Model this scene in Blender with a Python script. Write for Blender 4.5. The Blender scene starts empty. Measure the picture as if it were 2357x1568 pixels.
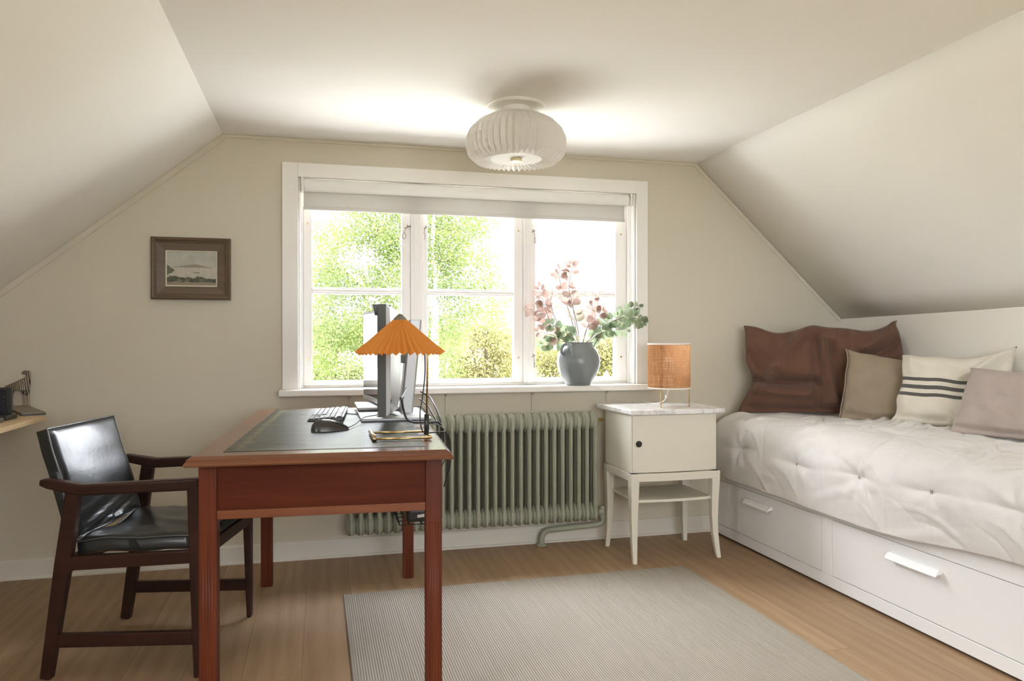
import bpy, bmesh, math, random
from mathutils import Vector, Matrix, noise
random.seed(7)
SC = bpy.context.scene
COL = SC.collection
PI = math.pi

# ------------------------------------------------------------------ materials
def new_mat(name):
    m = bpy.data.materials.new(name); m.use_nodes = True
    nt = m.node_tree
    return m, nt, nt.nodes['Principled BSDF']

def M(name, col, rough=.5, metal=0., spec=.5, bump=None, var=None, coat=0., sheen=0., coord='Object', stretch=(1, 1, 1)):
    """Principled material; var=(scale, amount) mottles the colour, bump=(scale, strength) roughens the surface"""
    m, nt, b = new_mat(name)
    b.inputs['Base Color'].default_value = (*col, 1)
    b.inputs['Roughness'].default_value = rough
    b.inputs['Metallic'].default_value = metal
    b.inputs['Specular IOR Level'].default_value = spec
    b.inputs['Coat Weight'].default_value = coat
    b.inputs['Coat Roughness'].default_value = .08
    b.inputs['Sheen Weight'].default_value = sheen
    if var or bump:
        tc = nt.nodes.new('ShaderNodeTexCoord'); mp = nt.nodes.new('ShaderNodeMapping')
        mp.inputs['Scale'].default_value = stretch
        nt.links.new(tc.outputs[coord], mp.inputs['Vector'])
    if var:
        n = nt.nodes.new('ShaderNodeTexNoise'); n.inputs['Scale'].default_value = var[0]; n.inputs['Detail'].default_value = 4
        mx = nt.nodes.new('ShaderNodeMix'); mx.data_type = 'RGBA'
        a = var[1]
        mx.inputs['A'].default_value = (*[c * (1 - a) for c in col], 1)
        mx.inputs['B'].default_value = (*[min(1, c * (1 + a)) for c in col], 1)
        nt.links.new(mp.outputs[0], n.inputs['Vector']); nt.links.new(n.outputs['Fac'], mx.inputs['Factor'])
        nt.links.new(mx.outputs['Result'], b.inputs['Base Color'])
    if bump:
        n2 = nt.nodes.new('ShaderNodeTexNoise'); n2.inputs['Scale'].default_value = bump[0]; n2.inputs['Detail'].default_value = 5
        bp = nt.nodes.new('ShaderNodeBump'); bp.inputs['Strength'].default_value = bump[1]; bp.inputs['Distance'].default_value = .01
        nt.links.new(mp.outputs[0], n2.inputs['Vector']); nt.links.new(n2.outputs['Fac'], bp.inputs['Height'])
        nt.links.new(bp.outputs[0], b.inputs['Normal'])
    return m

def nodes(nt):
    def N(t, **kw):
        n = nt.nodes.new('ShaderNode' + t)
        for k, v in kw.items():
            setattr(n, k, v)
        return n
    def L(a, b): nt.links.new(a, b)
    def math_(op, a, b=None, c=None):
        n = N('Math', operation=op)
        for i, v in enumerate((a, b, c)):
            if v is None: continue
            if isinstance(v, (int, float)): n.inputs[i].default_value = v
            else: L(v, n.inputs[i])
        return n.outputs[0]
    def mix(f, a, b, mode='MIX'):
        n = N('Mix', data_type='RGBA', blend_type=mode)
        for k, v in (('Factor', f), ('A', a), ('B', b)):
            if isinstance(v, (int, float)): n.inputs[k].default_value = v
            elif isinstance(v, tuple): n.inputs[k].default_value = (*v, 1)
            else: L(v, n.inputs[k])
        return n.outputs['Result']
    def ramp(f, stops):
        n = N('ValToRGB')
        e = n.color_ramp.elements
        e[0].position, e[0].color = stops[0][0], (*stops[0][1], 1)
        e[1].position, e[1].color = stops[-1][0], (*stops[-1][1], 1)
        for p, c in stops[1:-1]:
            x = e.new(p); x.color = (*c, 1)
        L(f, n.inputs[0]); return n.outputs[0]
    def bump(h, s, d=.01):
        n = N('Bump'); n.inputs['Strength'].default_value = s; n.inputs['Distance'].default_value = d
        L(h, n.inputs['Height']); return n.outputs[0]
    def noise_(v, scale, detail=3, rough=.5):
        n = N('TexNoise'); n.inputs['Scale'].default_value = scale; n.inputs['Detail'].default_value = detail
        n.inputs['Roughness'].default_value = rough
        L(v, n.inputs['Vector']); return n.outputs['Fac']
    def mapping(v, scale=(1, 1, 1), loc=(0, 0, 0), rot=(0, 0, 0)):
        n = N('Mapping'); n.inputs['Scale'].default_value = scale; n.inputs['Location'].default_value = loc; n.inputs['Rotation'].default_value = rot
        L(v, n.inputs['Vector']); return n.outputs[0]
    return N, L, math_, mix, ramp, bump, noise_, mapping

def mat_floor():
    m, nt, b = new_mat('oak_planks')
    N, L, mt, mix, ramp, bump, noi, mapp = nodes(nt)
    tc = N('TexCoord'); o = tc.outputs['Object']
    sp = N('SeparateXYZ'); L(o, sp.inputs[0])
    W = .185
    xi = mt('DIVIDE', mt('ADD', sp.outputs['X'], .06), W)
    col = mt('FLOOR', xi); fx = mt('SUBTRACT', xi, col)
    wn = N('TexWhiteNoise', noise_dimensions='1D'); L(col, wn.inputs['W'])
    yi = mt('DIVIDE', mt('ADD', sp.outputs['Y'], mt('MULTIPLY', wn.outputs['Value'], 3.1)), 1.9)
    row = mt('FLOOR', yi); fy = mt('SUBTRACT', yi, row)
    wn2 = N('TexWhiteNoise', noise_dimensions='2D'); cb = N('CombineXYZ'); L(col, cb.inputs[0]); L(row, cb.inputs[1]); L(cb.outputs[0], wn2.inputs['Vector'])
    r = wn2.outputs['Value']
    off = N('CombineXYZ'); L(mt('MULTIPLY', r, 17.), off.inputs[0]); L(mt('MULTIPLY', r, 31.), off.inputs[1])
    va = N('VectorMath', operation='ADD'); L(o, va.inputs[0]); L(off.outputs[0], va.inputs[1])
    dist = noi(mapp(va.outputs[0], (1.6, .5, 1)), 2.2, 2)
    wv = N('TexWave', wave_type='BANDS', bands_direction='X'); wv.inputs['Scale'].default_value = 3.2; wv.inputs['Distortion'].default_value = 7.5
    wv.inputs['Detail'].default_value = 2.5; wv.inputs['Detail Scale'].default_value = .8
    L(mapp(va.outputs[0], (1.6, .22, 1)), wv.inputs['Vector'])
    fine = noi(mapp(va.outputs[0], (110, 4., 1)), 1., 4, .6)
    g = mt('ADD', mt('MULTIPLY', wv.outputs['Fac'], .14), mt('ADD', mt('MULTIPLY', fine, .46), mt('MULTIPLY', dist, .44)))
    c = ramp(g, [(.22, (.215, .132, .071)), (.5, (.325, .212, .118)), (.8, (.425, .290, .172))])
    c = mix(mt('MULTIPLY', r, .32), c, (.22, .125, .066))
    vo = N('TexVoronoi'); vo.inputs['Scale'].default_value = 1.; vo.inputs['Randomness'].default_value = 1.
    L(mapp(va.outputs[0], (3.0, 1.5, 1)), vo.inputs['Vector'])
    knot = ramp(vo.outputs['Distance'], [(.025, (1, 1, 1)), (.075, (0, 0, 0))])
    c = mix(mt('MULTIPLY', knot, .8), c, (.06, .034, .02))
    e1 = mt('LESS_THAN', mt('MINIMUM', fx, mt('SUBTRACT', 1., fx)), .006)
    e2 = mt('LESS_THAN', mt('MINIMUM', fy, mt('SUBTRACT', 1., fy)), .0007)
    seam = mt('MAXIMUM', e1, e2)
    c = mix(mt('MULTIPLY', seam, .55), c, (.08, .045, .025))
    L(c, b.inputs['Base Color'])
    b.inputs['Roughness'].default_value = .5; b.inputs['Specular IOR Level'].default_value = .35
    h = mt('SUBTRACT', mt('MULTIPLY', fine, .25), mt('MULTIPLY', seam, 1.))
    L(bump(h, .25, .004), b.inputs['Normal'])
    return m

def mat_wood(name, c0, c1, c2, rough=.3, spec=.5, coat=0., scale=1., axis='X', wear=0.):
    """streaky wood; grain runs along the given object axis"""
    m, nt, b = new_mat(name)
    N, L, mt, mix, ramp, bump, noi, mapp = nodes(nt)
    tc = N('TexCoord'); o = tc.outputs['Object']
    s = {'X': (2.2, 40, 40), 'Y': (40, 2.2, 40), 'Z': (40, 40, 2.2)}[axis]
    s = tuple(q * scale for q in s)
    a = noi(mapp(o, s), 1., 5, .6)
    s2 = tuple(q * .13 for q in s)
    d = noi(mapp(o, s2), 1., 3)
    f = mt('ADD', mt('MULTIPLY', a, .55), mt('MULTIPLY', d, .45))
    c = ramp(f, [(.3, c0), (.5, c1), (.72, c2)])
    L(c, b.inputs['Base Color'])
    b.inputs['Roughness'].default_value = rough; b.inputs['Specular IOR Level'].default_value = spec
    b.inputs['Coat Weight'].default_value = coat; b.inputs['Coat Roughness'].default_value = .12
    L(bump(a, .06, .003), b.inputs['Normal'])
    return m

def mat_leather_inlay():
    m, nt, b = new_mat('green_leather_inlay')
    N, L, mt, mix, ramp, bump, noi, mapp = nodes(nt)
    tc = N('TexCoord'); o = tc.outputs['Object']
    a = noi(mapp(o, (3, 24, 1)), 1., 5, .65)
    c = ramp(a, [(.3, (.020, .025, .014)), (.55, (.035, .042, .024)), (.8, (.07, .078, .048))])
    # tooled gold lines follow the edge of the inlay
    sp = N('SeparateXYZ'); L(o, sp.inputs[0])
    dx = mt('SUBTRACT', .279, mt('ABSOLUTE', sp.outputs['X'])); dy = mt('SUBTRACT', .638, mt('ABSOLUTE', sp.outputs['Y']))
    d = mt('MINIMUM', dx, dy)
    spk = mt('GREATER_THAN', noi(o, 90, 2), .42)
    for p, w in ((.026, .0016), (.034, .0030), (.042, .0014)):
        ln = mt('MULTIPLY', mt('LESS_THAN', mt('ABSOLUTE', mt('SUBTRACT', d, p)), w), spk)
        c = mix(mt('MULTIPLY', ln, .55), c, (.30, .24, .10))
    L(c, b.inputs['Base Color'])
    L(ramp(a, [(.3, (.26,) * 3), (.8, (.42,) * 3)]), b.inputs['Roughness'])
    b.inputs['Specular IOR Level'].default_value = .26
    L(bump(noi(o, 160, 3), .06, .003), b.inputs['Normal'])
    return m

def mat_rug():
    m, nt, b = new_mat('woven_rug')
    N, L, mt, mix, ramp, bump, noi, mapp = nodes(nt)
    tc = N('TexCoord'); o = tc.outputs['Object']
    sp = N('SeparateXYZ'); L(o, sp.inputs[0])
    wob = mt('MULTIPLY', noi(mapp(o, (6, 40, 1)), 1., 2), .5)
    rib = mt('ADD', mt('MULTIPLY', mt('SINE', mt('ADD', mt('MULTIPLY', sp.outputs['X'], 2 * PI / .0085), wob)), .5), .5)
    weft = mt('ADD', mt('MULTIPLY', mt('SINE', mt('MULTIPLY', sp.outputs['Y'], 2 * PI / .0065)), .5), .5)
    streak = noi(mapp(o, (90, 2.0, 1)), 1., 3)
    f = mt('ADD', mt('MULTIPLY', rib, .62), mt('ADD', mt('MULTIPLY', weft, .18), mt('MULTIPLY', streak, .25)))
    c = ramp(f, [(.25, (.21, .183, .15)), (.6, (.35, .312, .266)), (.95, (.48, .435, .38))])
    bd = mt('LESS_THAN', mt('SUBTRACT', .785, mt('ABSOLUTE', sp.outputs['X'])), .014)
    c = mix(mt('MULTIPLY', bd, .8), c, (.30, .27, .22))
    L(c, b.inputs['Base Color']); b.inputs['Roughness'].default_value = .95; b.inputs['Specular IOR Level'].default_value = .1
    L(bump(f, .5, .004), b.inputs['Normal'])
    return m

def mat_cloth(name, col, weave=900, var=.08, stripes=None, rough=.95, wr=(9, .25)):
    """stripes: list of (centre v, half width) in object Z with a colour"""
    m, nt, b = new_mat(name)
    N, L, mt, mix, ramp, bump, noi, mapp = nodes(nt)
    tc = N('TexCoord'); o = tc.outputs['Object']
    n = noi(o, 14, 4)
    c = ramp(n, [(.3, tuple(q * (1 - var) for q in col)), (.7, tuple(min(1, q * (1 + var)) for q in col))])
    th = noi(mapp(o, (weave * .25, weave * .25, weave)), 1., 2)
    c = mix(mt('MULTIPLY', mt('SUBTRACT', th, .4), .35), c, tuple(q * .55 for q in col))
    if stripes:
        sp = N('SeparateXYZ'); L(o, sp.inputs[0])
        z = mt('ADD', sp.outputs['Z'], mt('MULTIPLY', mt('SUBTRACT', noi(mapp(o, (5, 5, 0)), 1., 1), .5), .035))
        for p, w in stripes:
            s = mt('LESS_THAN', mt('ABSOLUTE', mt('SUBTRACT', z, p)), w)
            c = mix(mt('MULTIPLY', s, .92), c, (.06, .06, .058))
    L(c, b.inputs['Base Color']); b.inputs['Roughness'].default_value = rough; b.inputs['Specular IOR Level'].default_value = .12
    b.inputs['Sheen Weight'].default_value = .15
    h = mt('ADD', mt('MULTIPLY', noi(o, wr[0], 4), wr[1] * 4), mt('MULTIPLY', th, .12))
    L(bump(h, .35, .012), b.inputs['Normal'])
    return m

def mat_translucent(name, col, t=.5, rough=.9, tcol=None, var=None):
    m, nt, b = new_mat(name)
    N, L, mt, mix, ramp, bump, noi, mapp = nodes(nt)
    nt.nodes.remove(b)
    out = [n for n in nt.nodes if n.type == 'OUTPUT_MATERIAL'][0]
    d = N('BsdfDiffuse'); d.inputs['Color'].default_value = (*col, 1)
    tr = N('BsdfTranslucent'); tr.inputs['Color'].default_value = (*(tcol or col), 1)
    if var:
        tc = N('TexCoord'); f = noi(tc.outputs['Object'], var[0], 3)
        c = ramp(f, [(.3, var[1]), (.7, var[2])])
        L(c, d.inputs['Color']); L(c, tr.inputs['Color'])
    ms = N('MixShader'); ms.inputs[0].default_value = t
    L(d.outputs[0], ms.inputs[1]); L(tr.outputs[0], ms.inputs[2]); L(ms.outputs[0], out.inputs[0])
    return m

def mat_glass(name='window_glass', tint=(1, 1, 1)):
    m, nt, b = new_mat(name)
    N, L, mt, mix, ramp, bump, noi, mapp = nodes(nt)
    nt.nodes.remove(b)
    out = [n for n in nt.nodes if n.type == 'OUTPUT_MATERIAL'][0]
    t = N('BsdfTransparent'); t.inputs[0].default_value = (*tint, 1)
    g = N('BsdfGlossy'); g.inputs['Roughness'].default_value = .0
    fr = N('Fresnel'); fr.inputs['IOR'].default_value = 1.12
    ms = N('MixShader'); L(fr.outputs[0], ms.inputs[0]); L(t.outputs[0], ms.inputs[1]); L(g.outputs[0], ms.inputs[2]); L(ms.outputs[0], out.inputs[0])
    return m

def mat_marble():
    m, nt, b = new_mat('white_marble')
    N, L, mt, mix, ramp, bump, noi, mapp = nodes(nt)
    tc = N('TexCoord'); o = tc.outputs['Object']
    n = noi(o, 9, 7, .65)
    v = mt('ABSOLUTE', mt('SUBTRACT', n, .5))
    c = ramp(v, [(.0, (.58, .57, .55)), (.05, (.74, .73, .71)), (.2, (.80, .79, .77))])
    L(c, b.inputs['Base Color']); b.inputs['Roughness'].default_value = .22
    return m

def mat_painting():
    """small generic lake landscape: pale sky, far hill, water, bushes in front (object X across, Z up; 0.216 x 0.158 m)"""
    m, nt, b = new_mat('landscape_painting')
    N, L, mt, mix, ramp, bump, noi, mapp = nodes(nt)
    tc = N('TexCoord'); o = tc.outputs['Object']
    sp = N('SeparateXYZ'); L(o, sp.inputs[0])
    u = mt('ADD', mt('DIVIDE', sp.outputs['X'], .216), .5); v = mt('ADD', mt('DIVIDE', sp.outputs['Z'], .158), .5)
    n1 = noi(o, 60, 4); n2 = noi(o, 26, 3)
    sky = ramp(n2, [(.3, (.36, .37, .32)), (.7, (.48, .46, .38))])
    hill_h = mt('ADD', mt('SUBTRACT', .645, mt('MULTIPLY', mt('ABSOLUTE', mt('SUBTRACT', u, .55)), .26)), mt('MULTIPLY', mt('SUBTRACT', n1, .5), .06))
    c = mix(mt('LESS_THAN', v, hill_h), sky, (.27, .23, .175))
    water = ramp(n1, [(.3, (.40, .37, .30)), (.7, (.50, .46, .37))])
    c = mix(mt('LESS_THAN', v, .535), c, water)
    lb = mt('LESS_THAN', mt('ADD', mt('MULTIPLY', u, 1.5), mt('MULTIPLY', mt('ABSOLUTE', mt('SUBTRACT', v, .45)), 1.7)), mt('ADD', .13, mt('MULTIPLY', n1, .26)))
    c = mix(lb, c, (.13, .13, .085))
    fb = mt('ADD', mt('ADD', .10, mt('MULTIPLY', n2, .32)), mt('MULTIPLY', mt('SUBTRACT', n1, .5), .16))
    bush = ramp(n1, [(.35, (.045, .055, .035)), (.6, (.10, .10, .06)), (.75, (.27, .22, .15))])
    c = mix(mt('LESS_THAN', v, fb), c, bush)
    c = mix(mt('LESS_THAN', v, mt('ADD', .04, mt('MULTIPLY', n2, .12))), c, (.26, .21, .14))
    boat = mt('MULTIPLY', mt('LESS_THAN', mt('ABSOLUTE', mt('SUBTRACT', u, .60)), .06), mt('LESS_THAN', mt('ABSOLUTE', mt('SUBTRACT', v, .385)), .008))
    c = mix(boat, c, (.06, .05, .04))
    L(c, b.inputs['Base Color']); b.inputs['Roughness'].default_value = .6
    return m

def mat_galaxy():
    m, nt, b = new_mat('galaxy_print')
    N, L, mt, mix, ramp, bump, noi, mapp = nodes(nt)
    tc = N('TexCoord'); o = tc.outputs['Object']
    sp = N('SeparateXYZ'); L(o, sp.inputs[0])
    q = mt('ADD', mt('MULTIPLY', sp.outputs['X'], -7.), mt('ADD', mt('MULTIPLY', mt('ABSOLUTE', sp.outputs['Z']), -7.), noi(o, 30, 4)))
    c = ramp(q, [(.35, (.006, .006, .012)), (.6, (.03, .02, .06)), (.85, (.22, .07, .09)), (1., (.6, .5, .5))])
    st = N('TexVoronoi'); st.inputs['Scale'].default_value = 160.; L(o, st.inputs['Vector'])
    c = mix(mt('LESS_THAN', st.outputs['Distance'], .12), c, (.5, .5, .6))
    L(c, b.inputs['Base Color']); b.inputs['Roughness'].default_value = .3
    return m

def mat_zebra():
    m, nt, b = new_mat('zebra_stripes')
    N, L, mt, mix, ramp, bump, noi, mapp = nodes(nt)
    tc = N('TexCoord')
    wv = N('TexWave', wave_type='BANDS', bands_direction='X'); wv.inputs['Scale'].default_value = 42.; wv.inputs['Distortion'].default_value = 3.; wv.inputs['Detail Scale'].default_value = 2.
    L(mapp(tc.outputs['Object'], (1, 1, .35), rot=(0, .25, 0)), wv.inputs['Vector'])
    sp = N('SeparateXYZ'); L(tc.outputs['Object'], sp.inputs[0])
    leg = mt('LESS_THAN', sp.outputs['Z'], .055)
    c = mix(mt('MULTIPLY', mt('LESS_THAN', wv.outputs['Fac'], .42), mt('SUBTRACT', 1., leg)), (.34, .27, .18), (.025, .018, .014))
    hoof = mt('LESS_THAN', sp.outputs['Z'], .008)
    c = mix(hoof, c, (.03, .02, .015))
    L(c, b.inputs['Base Color']); b.inputs['Roughness'].default_value = .5
    return m

def mat_raffia():
    m, nt, b = new_mat('woven_raffia')
    N, L, mt, mix, ramp, bump, noi, mapp = nodes(nt)
    nt.nodes.remove(b)
    out = [n for n in nt.nodes if n.type == 'OUTPUT_MATERIAL'][0]
    tc = N('TexCoord'); o = tc.outputs['UV']
    a = noi(mapp(o, (190, 3, 1)), 1., 2); d = noi(mapp(o, (4, 70, 1)), 1., 2)
    f = mt('ADD', mt('MULTIPLY', a, .5), mt('MULTIPLY', d, .5))
    c = ramp(f, [(.32, (.36, .17, .075)), (.5, (.60, .32, .155)), (.68, (.80, .52, .30))])
    df = N('BsdfDiffuse'); tr = N('BsdfTranslucent'); L(c, df.inputs['Color']); L(c, tr.inputs['Color'])
    ms = N('MixShader'); ms.inputs[0].default_value = .6; L(df.outputs[0], ms.inputs[1]); L(tr.outputs[0], ms.inputs[2])
    tp = N('BsdfTransparent')
    hole = mt('MULTIPLY', mt('GREATER_THAN', a, .57), mt('GREATER_THAN', d, .52))
    m2 = N('MixShader'); L(mt('ADD', mt('MULTIPLY', hole, .55), .10), m2.inputs[0]); L(ms.outputs[0], m2.inputs[1]); L(tp.outputs[0], m2.inputs[2])
    L(m2.outputs[0], out.inputs[0])
    return m

def mat_roof():
    m, nt, b = new_mat('red_roof_tiles')
    N, L, mt, mix, ramp, bump, noi, mapp = nodes(nt)
    tc = N('TexCoord'); o = tc.outputs['Object']
    sp = N('SeparateXYZ'); L(o, sp.inputs[0])
    s = mt('ADD', mt('MULTIPLY', mt('SINE', mt('MULTIPLY', sp.outputs['X'], 2 * PI / .3)), .5), .5)
    c = ramp(mt('ADD', mt('MULTIPLY', s, .7), mt('MULTIPLY', noi(o, 6, 3), .3)), [(.1, (.045, .02, .016)), (.9, (.10, .045, .034))])
    L(c, b.inputs['Base Color']); b.inputs['Roughness'].default_value = .8
    return m

WALL = M('beige_wall_paint', (.60, .555, .45), .85, spec=.2, bump=(260, .04))
CEIL = M('cream_ceiling_paint', (.82, .80, .75), .9, spec=.15, bump=(260, .03))
KNEE = M('off_white_wall_paint', (.78, .75, .675), .88, spec=.2, bump=(260, .03))
TRIM = M('white_trim_paint', (.80, .775, .72), .42, spec=.4)
BASEB = M('baseboard_paint', (.66, .63, .55), .45, spec=.4, var=(3, .05))
FRAMEW = M('window_paint', (.82, .80, .77), .4, spec=.4)
GLASS = mat_glass()
BRASS = M('brass', (.62, .43, .17), .25, metal=1.)
IRON = M('hook_metal', (.30, .26, .21), .4, metal=1.)
STEEL = M('silver_plastic', (.40, .395, .385), .38, metal=.35)
BLACKP = M('black_plastic', (.018, .018, .017), .38)
DARKP = M('dark_grey_plastic', (.06, .062, .055), .42)
BLACKM = M('black_metal', (.02, .02, .02), .4, metal=.5)
FLOOR = mat_floor()
MAHOG = mat_wood('mahogany_panel', (.044, .0088, .0035), (.072, .0155, .0058), (.108, .026, .010), .5, spec=.08, coat=.0, axis='X')
MAHOGZ = mat_wood('mahogany_leg', (.048, .0085, .003), (.088, .0175, .0055), (.14, .033, .010), .40, spec=.22, coat=.0, axis='Z')
MAHOGT = mat_wood('mahogany_top', (.095, .030, .011), (.15, .054, .021), (.22, .086, .038), .24, coat=.2, axis='X')
MAHOGL = mat_wood('mahogany_rail', (.10, .028, .009), (.145, .043, .014), (.20, .066, .022), .38, spec=.35, coat=.0, axis='X')
CHAIRW = mat_wood('dark_rosewood', (.017, .0062, .004), (.030, .0112, .0068), (.052, .020, .012), .42, spec=.25, axis='X')
LEATHER = M('black_leather', (.007, .008, .008), .31, spec=.62, bump=(45, .05), var=(8, .2), coat=.08)
PIPING = M('leather_piping', (.05, .05, .048), .28, spec=.7)
RADP = M('grey_green_radiator_paint', (.335, .345, .262), .45, spec=.4, var=(14, .07))
NIGHT = M('cream_furniture_paint', (.66, .63, .535), .5, spec=.35, var=(5, .02))
MARBLE = mat_marble()
BEDW = M('white_laminate', (.74, .735, .72), .42, spec=.4)
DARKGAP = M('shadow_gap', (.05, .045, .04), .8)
SHADEW = mat_translucent('pleated_white_paper', (.80, .775, .73), .22)
SHADEO = mat_translucent('pleated_orange_paper', (.80, .36, .085), .5, tcol=(.97, .52, .16))

# ------------------------------------------------------------------ mesh builder
class MB:
    def __init__(s): s.bm = bmesh.new(); s.uv = None
    def box(s, c, d, rot=None):
        r = bmesh.ops.create_cube(s.bm, size=1.)
        mt = Matrix.Translation(Vector(c)) @ (rot.to_4x4() if rot else Matrix.Identity(4)) @ Matrix.Diagonal((*d, 1))
        bmesh.ops.transform(s.bm, matrix=mt, verts=r['verts']); return s
    def span(s, a, b):
        return s.box([(p + q) / 2 for p, q in zip(a, b)], [abs(q - p) for p, q in zip(a, b)])
    def prism(s, pts, ext):
        e = Vector(ext)
        a = [s.bm.verts.new(Vector(p)) for p in pts]; b = [s.bm.verts.new(Vector(p) + e) for p in pts]
        n = len(pts)
        s.bm.faces.new(a); s.bm.faces.new(b[::-1])
        for i in range(n):
            s.bm.faces.new((a[i], b[i], b[(i + 1) % n], a[(i + 1) % n]))
        return s
    def loft(s, rings, cap=True, closed=True):
        vs = [[s.bm.verts.new(Vector(p)) for p in r] for r in rings]
        for a, b in zip(vs, vs[1:]):
            n = len(a)
            for i in range(n if closed else n - 1):
                s.bm.faces.new((a[i], a[(i + 1) % n], b[(i + 1) % n], b[i]))
        if cap and closed:
            s.bm.faces.new(vs[0][::-1]); s.bm.faces.new(vs[-1])
        return s
    def tube(s, pts, rad, seg=8, cap=True, flat=None):
        pts = [Vector(p) for p in pts]
        n = len(pts); rings = []; up = None
        for i, p in enumerate(pts):
            t = (pts[min(i + 1, n - 1)] - pts[max(i - 1, 0)]).normalized()
            if up is None:
                up = Vector((0, 0, 1)) if abs(t.z) < .9 else Vector((1, 0, 0))
            x = t.cross(up).normalized(); y = x.cross(t).normalized(); up = y
            r = rad[i] if isinstance(rad, (list, tuple)) else rad
            rings.append([p + x * math.cos(2 * PI * k / seg) * r + y * math.sin(2 * PI * k / seg) * r * (flat or 1) for k in range(seg)])
        return s.loft(rings, cap)
    def lathe(s, prof, seg=32, c=(0, 0, 0), axis='Z', mod=None, cap=True, arc=None):
        rings = []
        for r, z in prof:
            ring = []
            for k in range(seg):
                a = 2 * PI * k / seg
                rr = r * (mod(k, r, z) if mod else 1)
                p = Vector((rr * math.cos(a), rr * math.sin(a), z))
                if axis == 'X': p = Vector((p.z, p.x, p.y))
                if axis == 'Y': p = Vector((p.x, p.z, p.y))
                ring.append(p + Vector(c))
            rings.append(ring)
        return s.loft(rings, cap)
    def grid(s, f, nu, nv, uv=False, wrap=False):
        vs = [[s.bm.verts.new(Vector(f(i / nu, j / nv))) for j in range(nv + 1)] for i in range(nu + (0 if wrap else 1))]
        if uv and s.uv is None: s.uv = s.bm.loops.layers.uv.new('UVMap')
        N_ = len(vs)
        for i in range(nu):
            for j in range(nv):
                i2 = (i + 1) % N_
                fc = s.bm.faces.new((vs[i][j], vs[i2][j], vs[i2][j + 1], vs[i][j + 1]))
                if uv:
                    for lp, (a, b) in zip(fc.loops, ((i, j), (i + 1, j), (i + 1, j + 1), (i, j + 1))):
                        lp[s.uv].uv = (a / nu, b / nv)
        return s
    def build(s, name, mat, parent=None, smooth=False, bevel=0, bseg=2, subsurf=0, solid=0, angle=None, weld=False):
        if weld: bmesh.ops.remove_doubles(s.bm, verts=s.bm.verts, dist=1e-5)
        bmesh.ops.recalc_face_normals(s.bm, faces=s.bm.faces)
        me = bpy.data.meshes.new(name); s.bm.to_mesh(me); s.bm.free()
        me.materials.append(mat)
        if smooth:
            me.polygons.foreach_set('use_smooth', [True] * len(me.polygons))
            if angle is not None: me.set_sharp_from_angle(angle=math.radians(angle))
        o = bpy.data.objects.new(name, me); COL.objects.link(o)
        if parent is not None: o.parent = parent
        if solid:
            md = o.modifiers.new('Solidify', 'SOLIDIFY'); md.thickness = solid; md.offset = 0
        if bevel:
            md = o.modifiers.new('Bevel', 'BEVEL'); md.width = bevel; md.segments = bseg; md.limit_method = 'ANGLE'; md.angle_limit = math.radians(40)
        if subsurf:
            md = o.modifiers.new('Subdivision', 'SUBSURF'); md.levels = subsurf; md.render_levels = subsurf
        return o

def tag(o, label=None, cat=None, group=None, kind=None):
    if label: o['label'] = label
    if cat: o['category'] = cat
    if group: o['group'] = group
    if kind: o['kind'] = kind
    return o

def thing(name, label, cat, loc=(0, 0, 0), rz=0., group=None):
    o = bpy.data.objects.new(name, None); COL.objects.link(o)
    o.empty_display_size = .05
    o.location = loc; o.rotation_euler = (0, 0, rz)
    return tag(o, label, cat, group)

def structure(o): o['kind'] = 'structure'; return o

def smooth_path(pts, n=8):
    """Catmull-Rom through the points"""
    P = [Vector(p) for p in pts]; out = []
    for i in range(len(P) - 1):
        p0, p1, p2, p3 = P[max(i - 1, 0)], P[i], P[i + 1], P[min(i + 2, len(P) - 1)]
        for k in range(n):
            t = k / n
            out.append(.5 * ((2 * p1) + (p2 - p0) * t + (2 * p0 - 5 * p1 + 4 * p2 - p3) * t * t + (3 * p1 - p0 - 3 * p2 + p3) * t ** 3))
    out.append(P[-1]); return out

# ------------------------------------------------------------------ room shell
XL, XR, YF = -1.72, 2.98, -5.3          # knee walls, wall behind the camera
ZC = 2.063                              # flat ceiling
CL, CR = -.453, 2.04                    # ceiling / slope creases
ZL, ZR = 1.037, 1.196                   # knee wall heights
WX0, WX1, WZ0, WZ1 = -.105, 1.675, .80, 1.885   # window opening
structure(MB().span((XL - .2, YF - .2, -.15), (XR + .2, .22, 0)).build('floor', FLOOR))
b = MB(); e = (0, .22, 0)
b.prism([(XL - .3, 0, 0), (WX0, 0, 0), (WX0, 0, ZC + .1), (CL, 0, ZC + .1), (XL - .3, 0, ZL - .1)], e)
b.prism([(WX1, 0, 0), (XR + .3, 0, 0), (XR + .3, 0, ZR - .1), (CR, 0, ZC + .1), (WX1, 0, ZC + .1)], e)
b.prism([(WX0, 0, 0), (WX1, 0, 0), (WX1, 0, WZ0), (WX0, 0, WZ0)], e)
b.prism([(WX0, 0, WZ1), (WX1, 0, WZ1), (WX1, 0, ZC + .1), (WX0, 0, ZC + .1)], e)
structure(b.build('wall_back', WALL))
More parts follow.
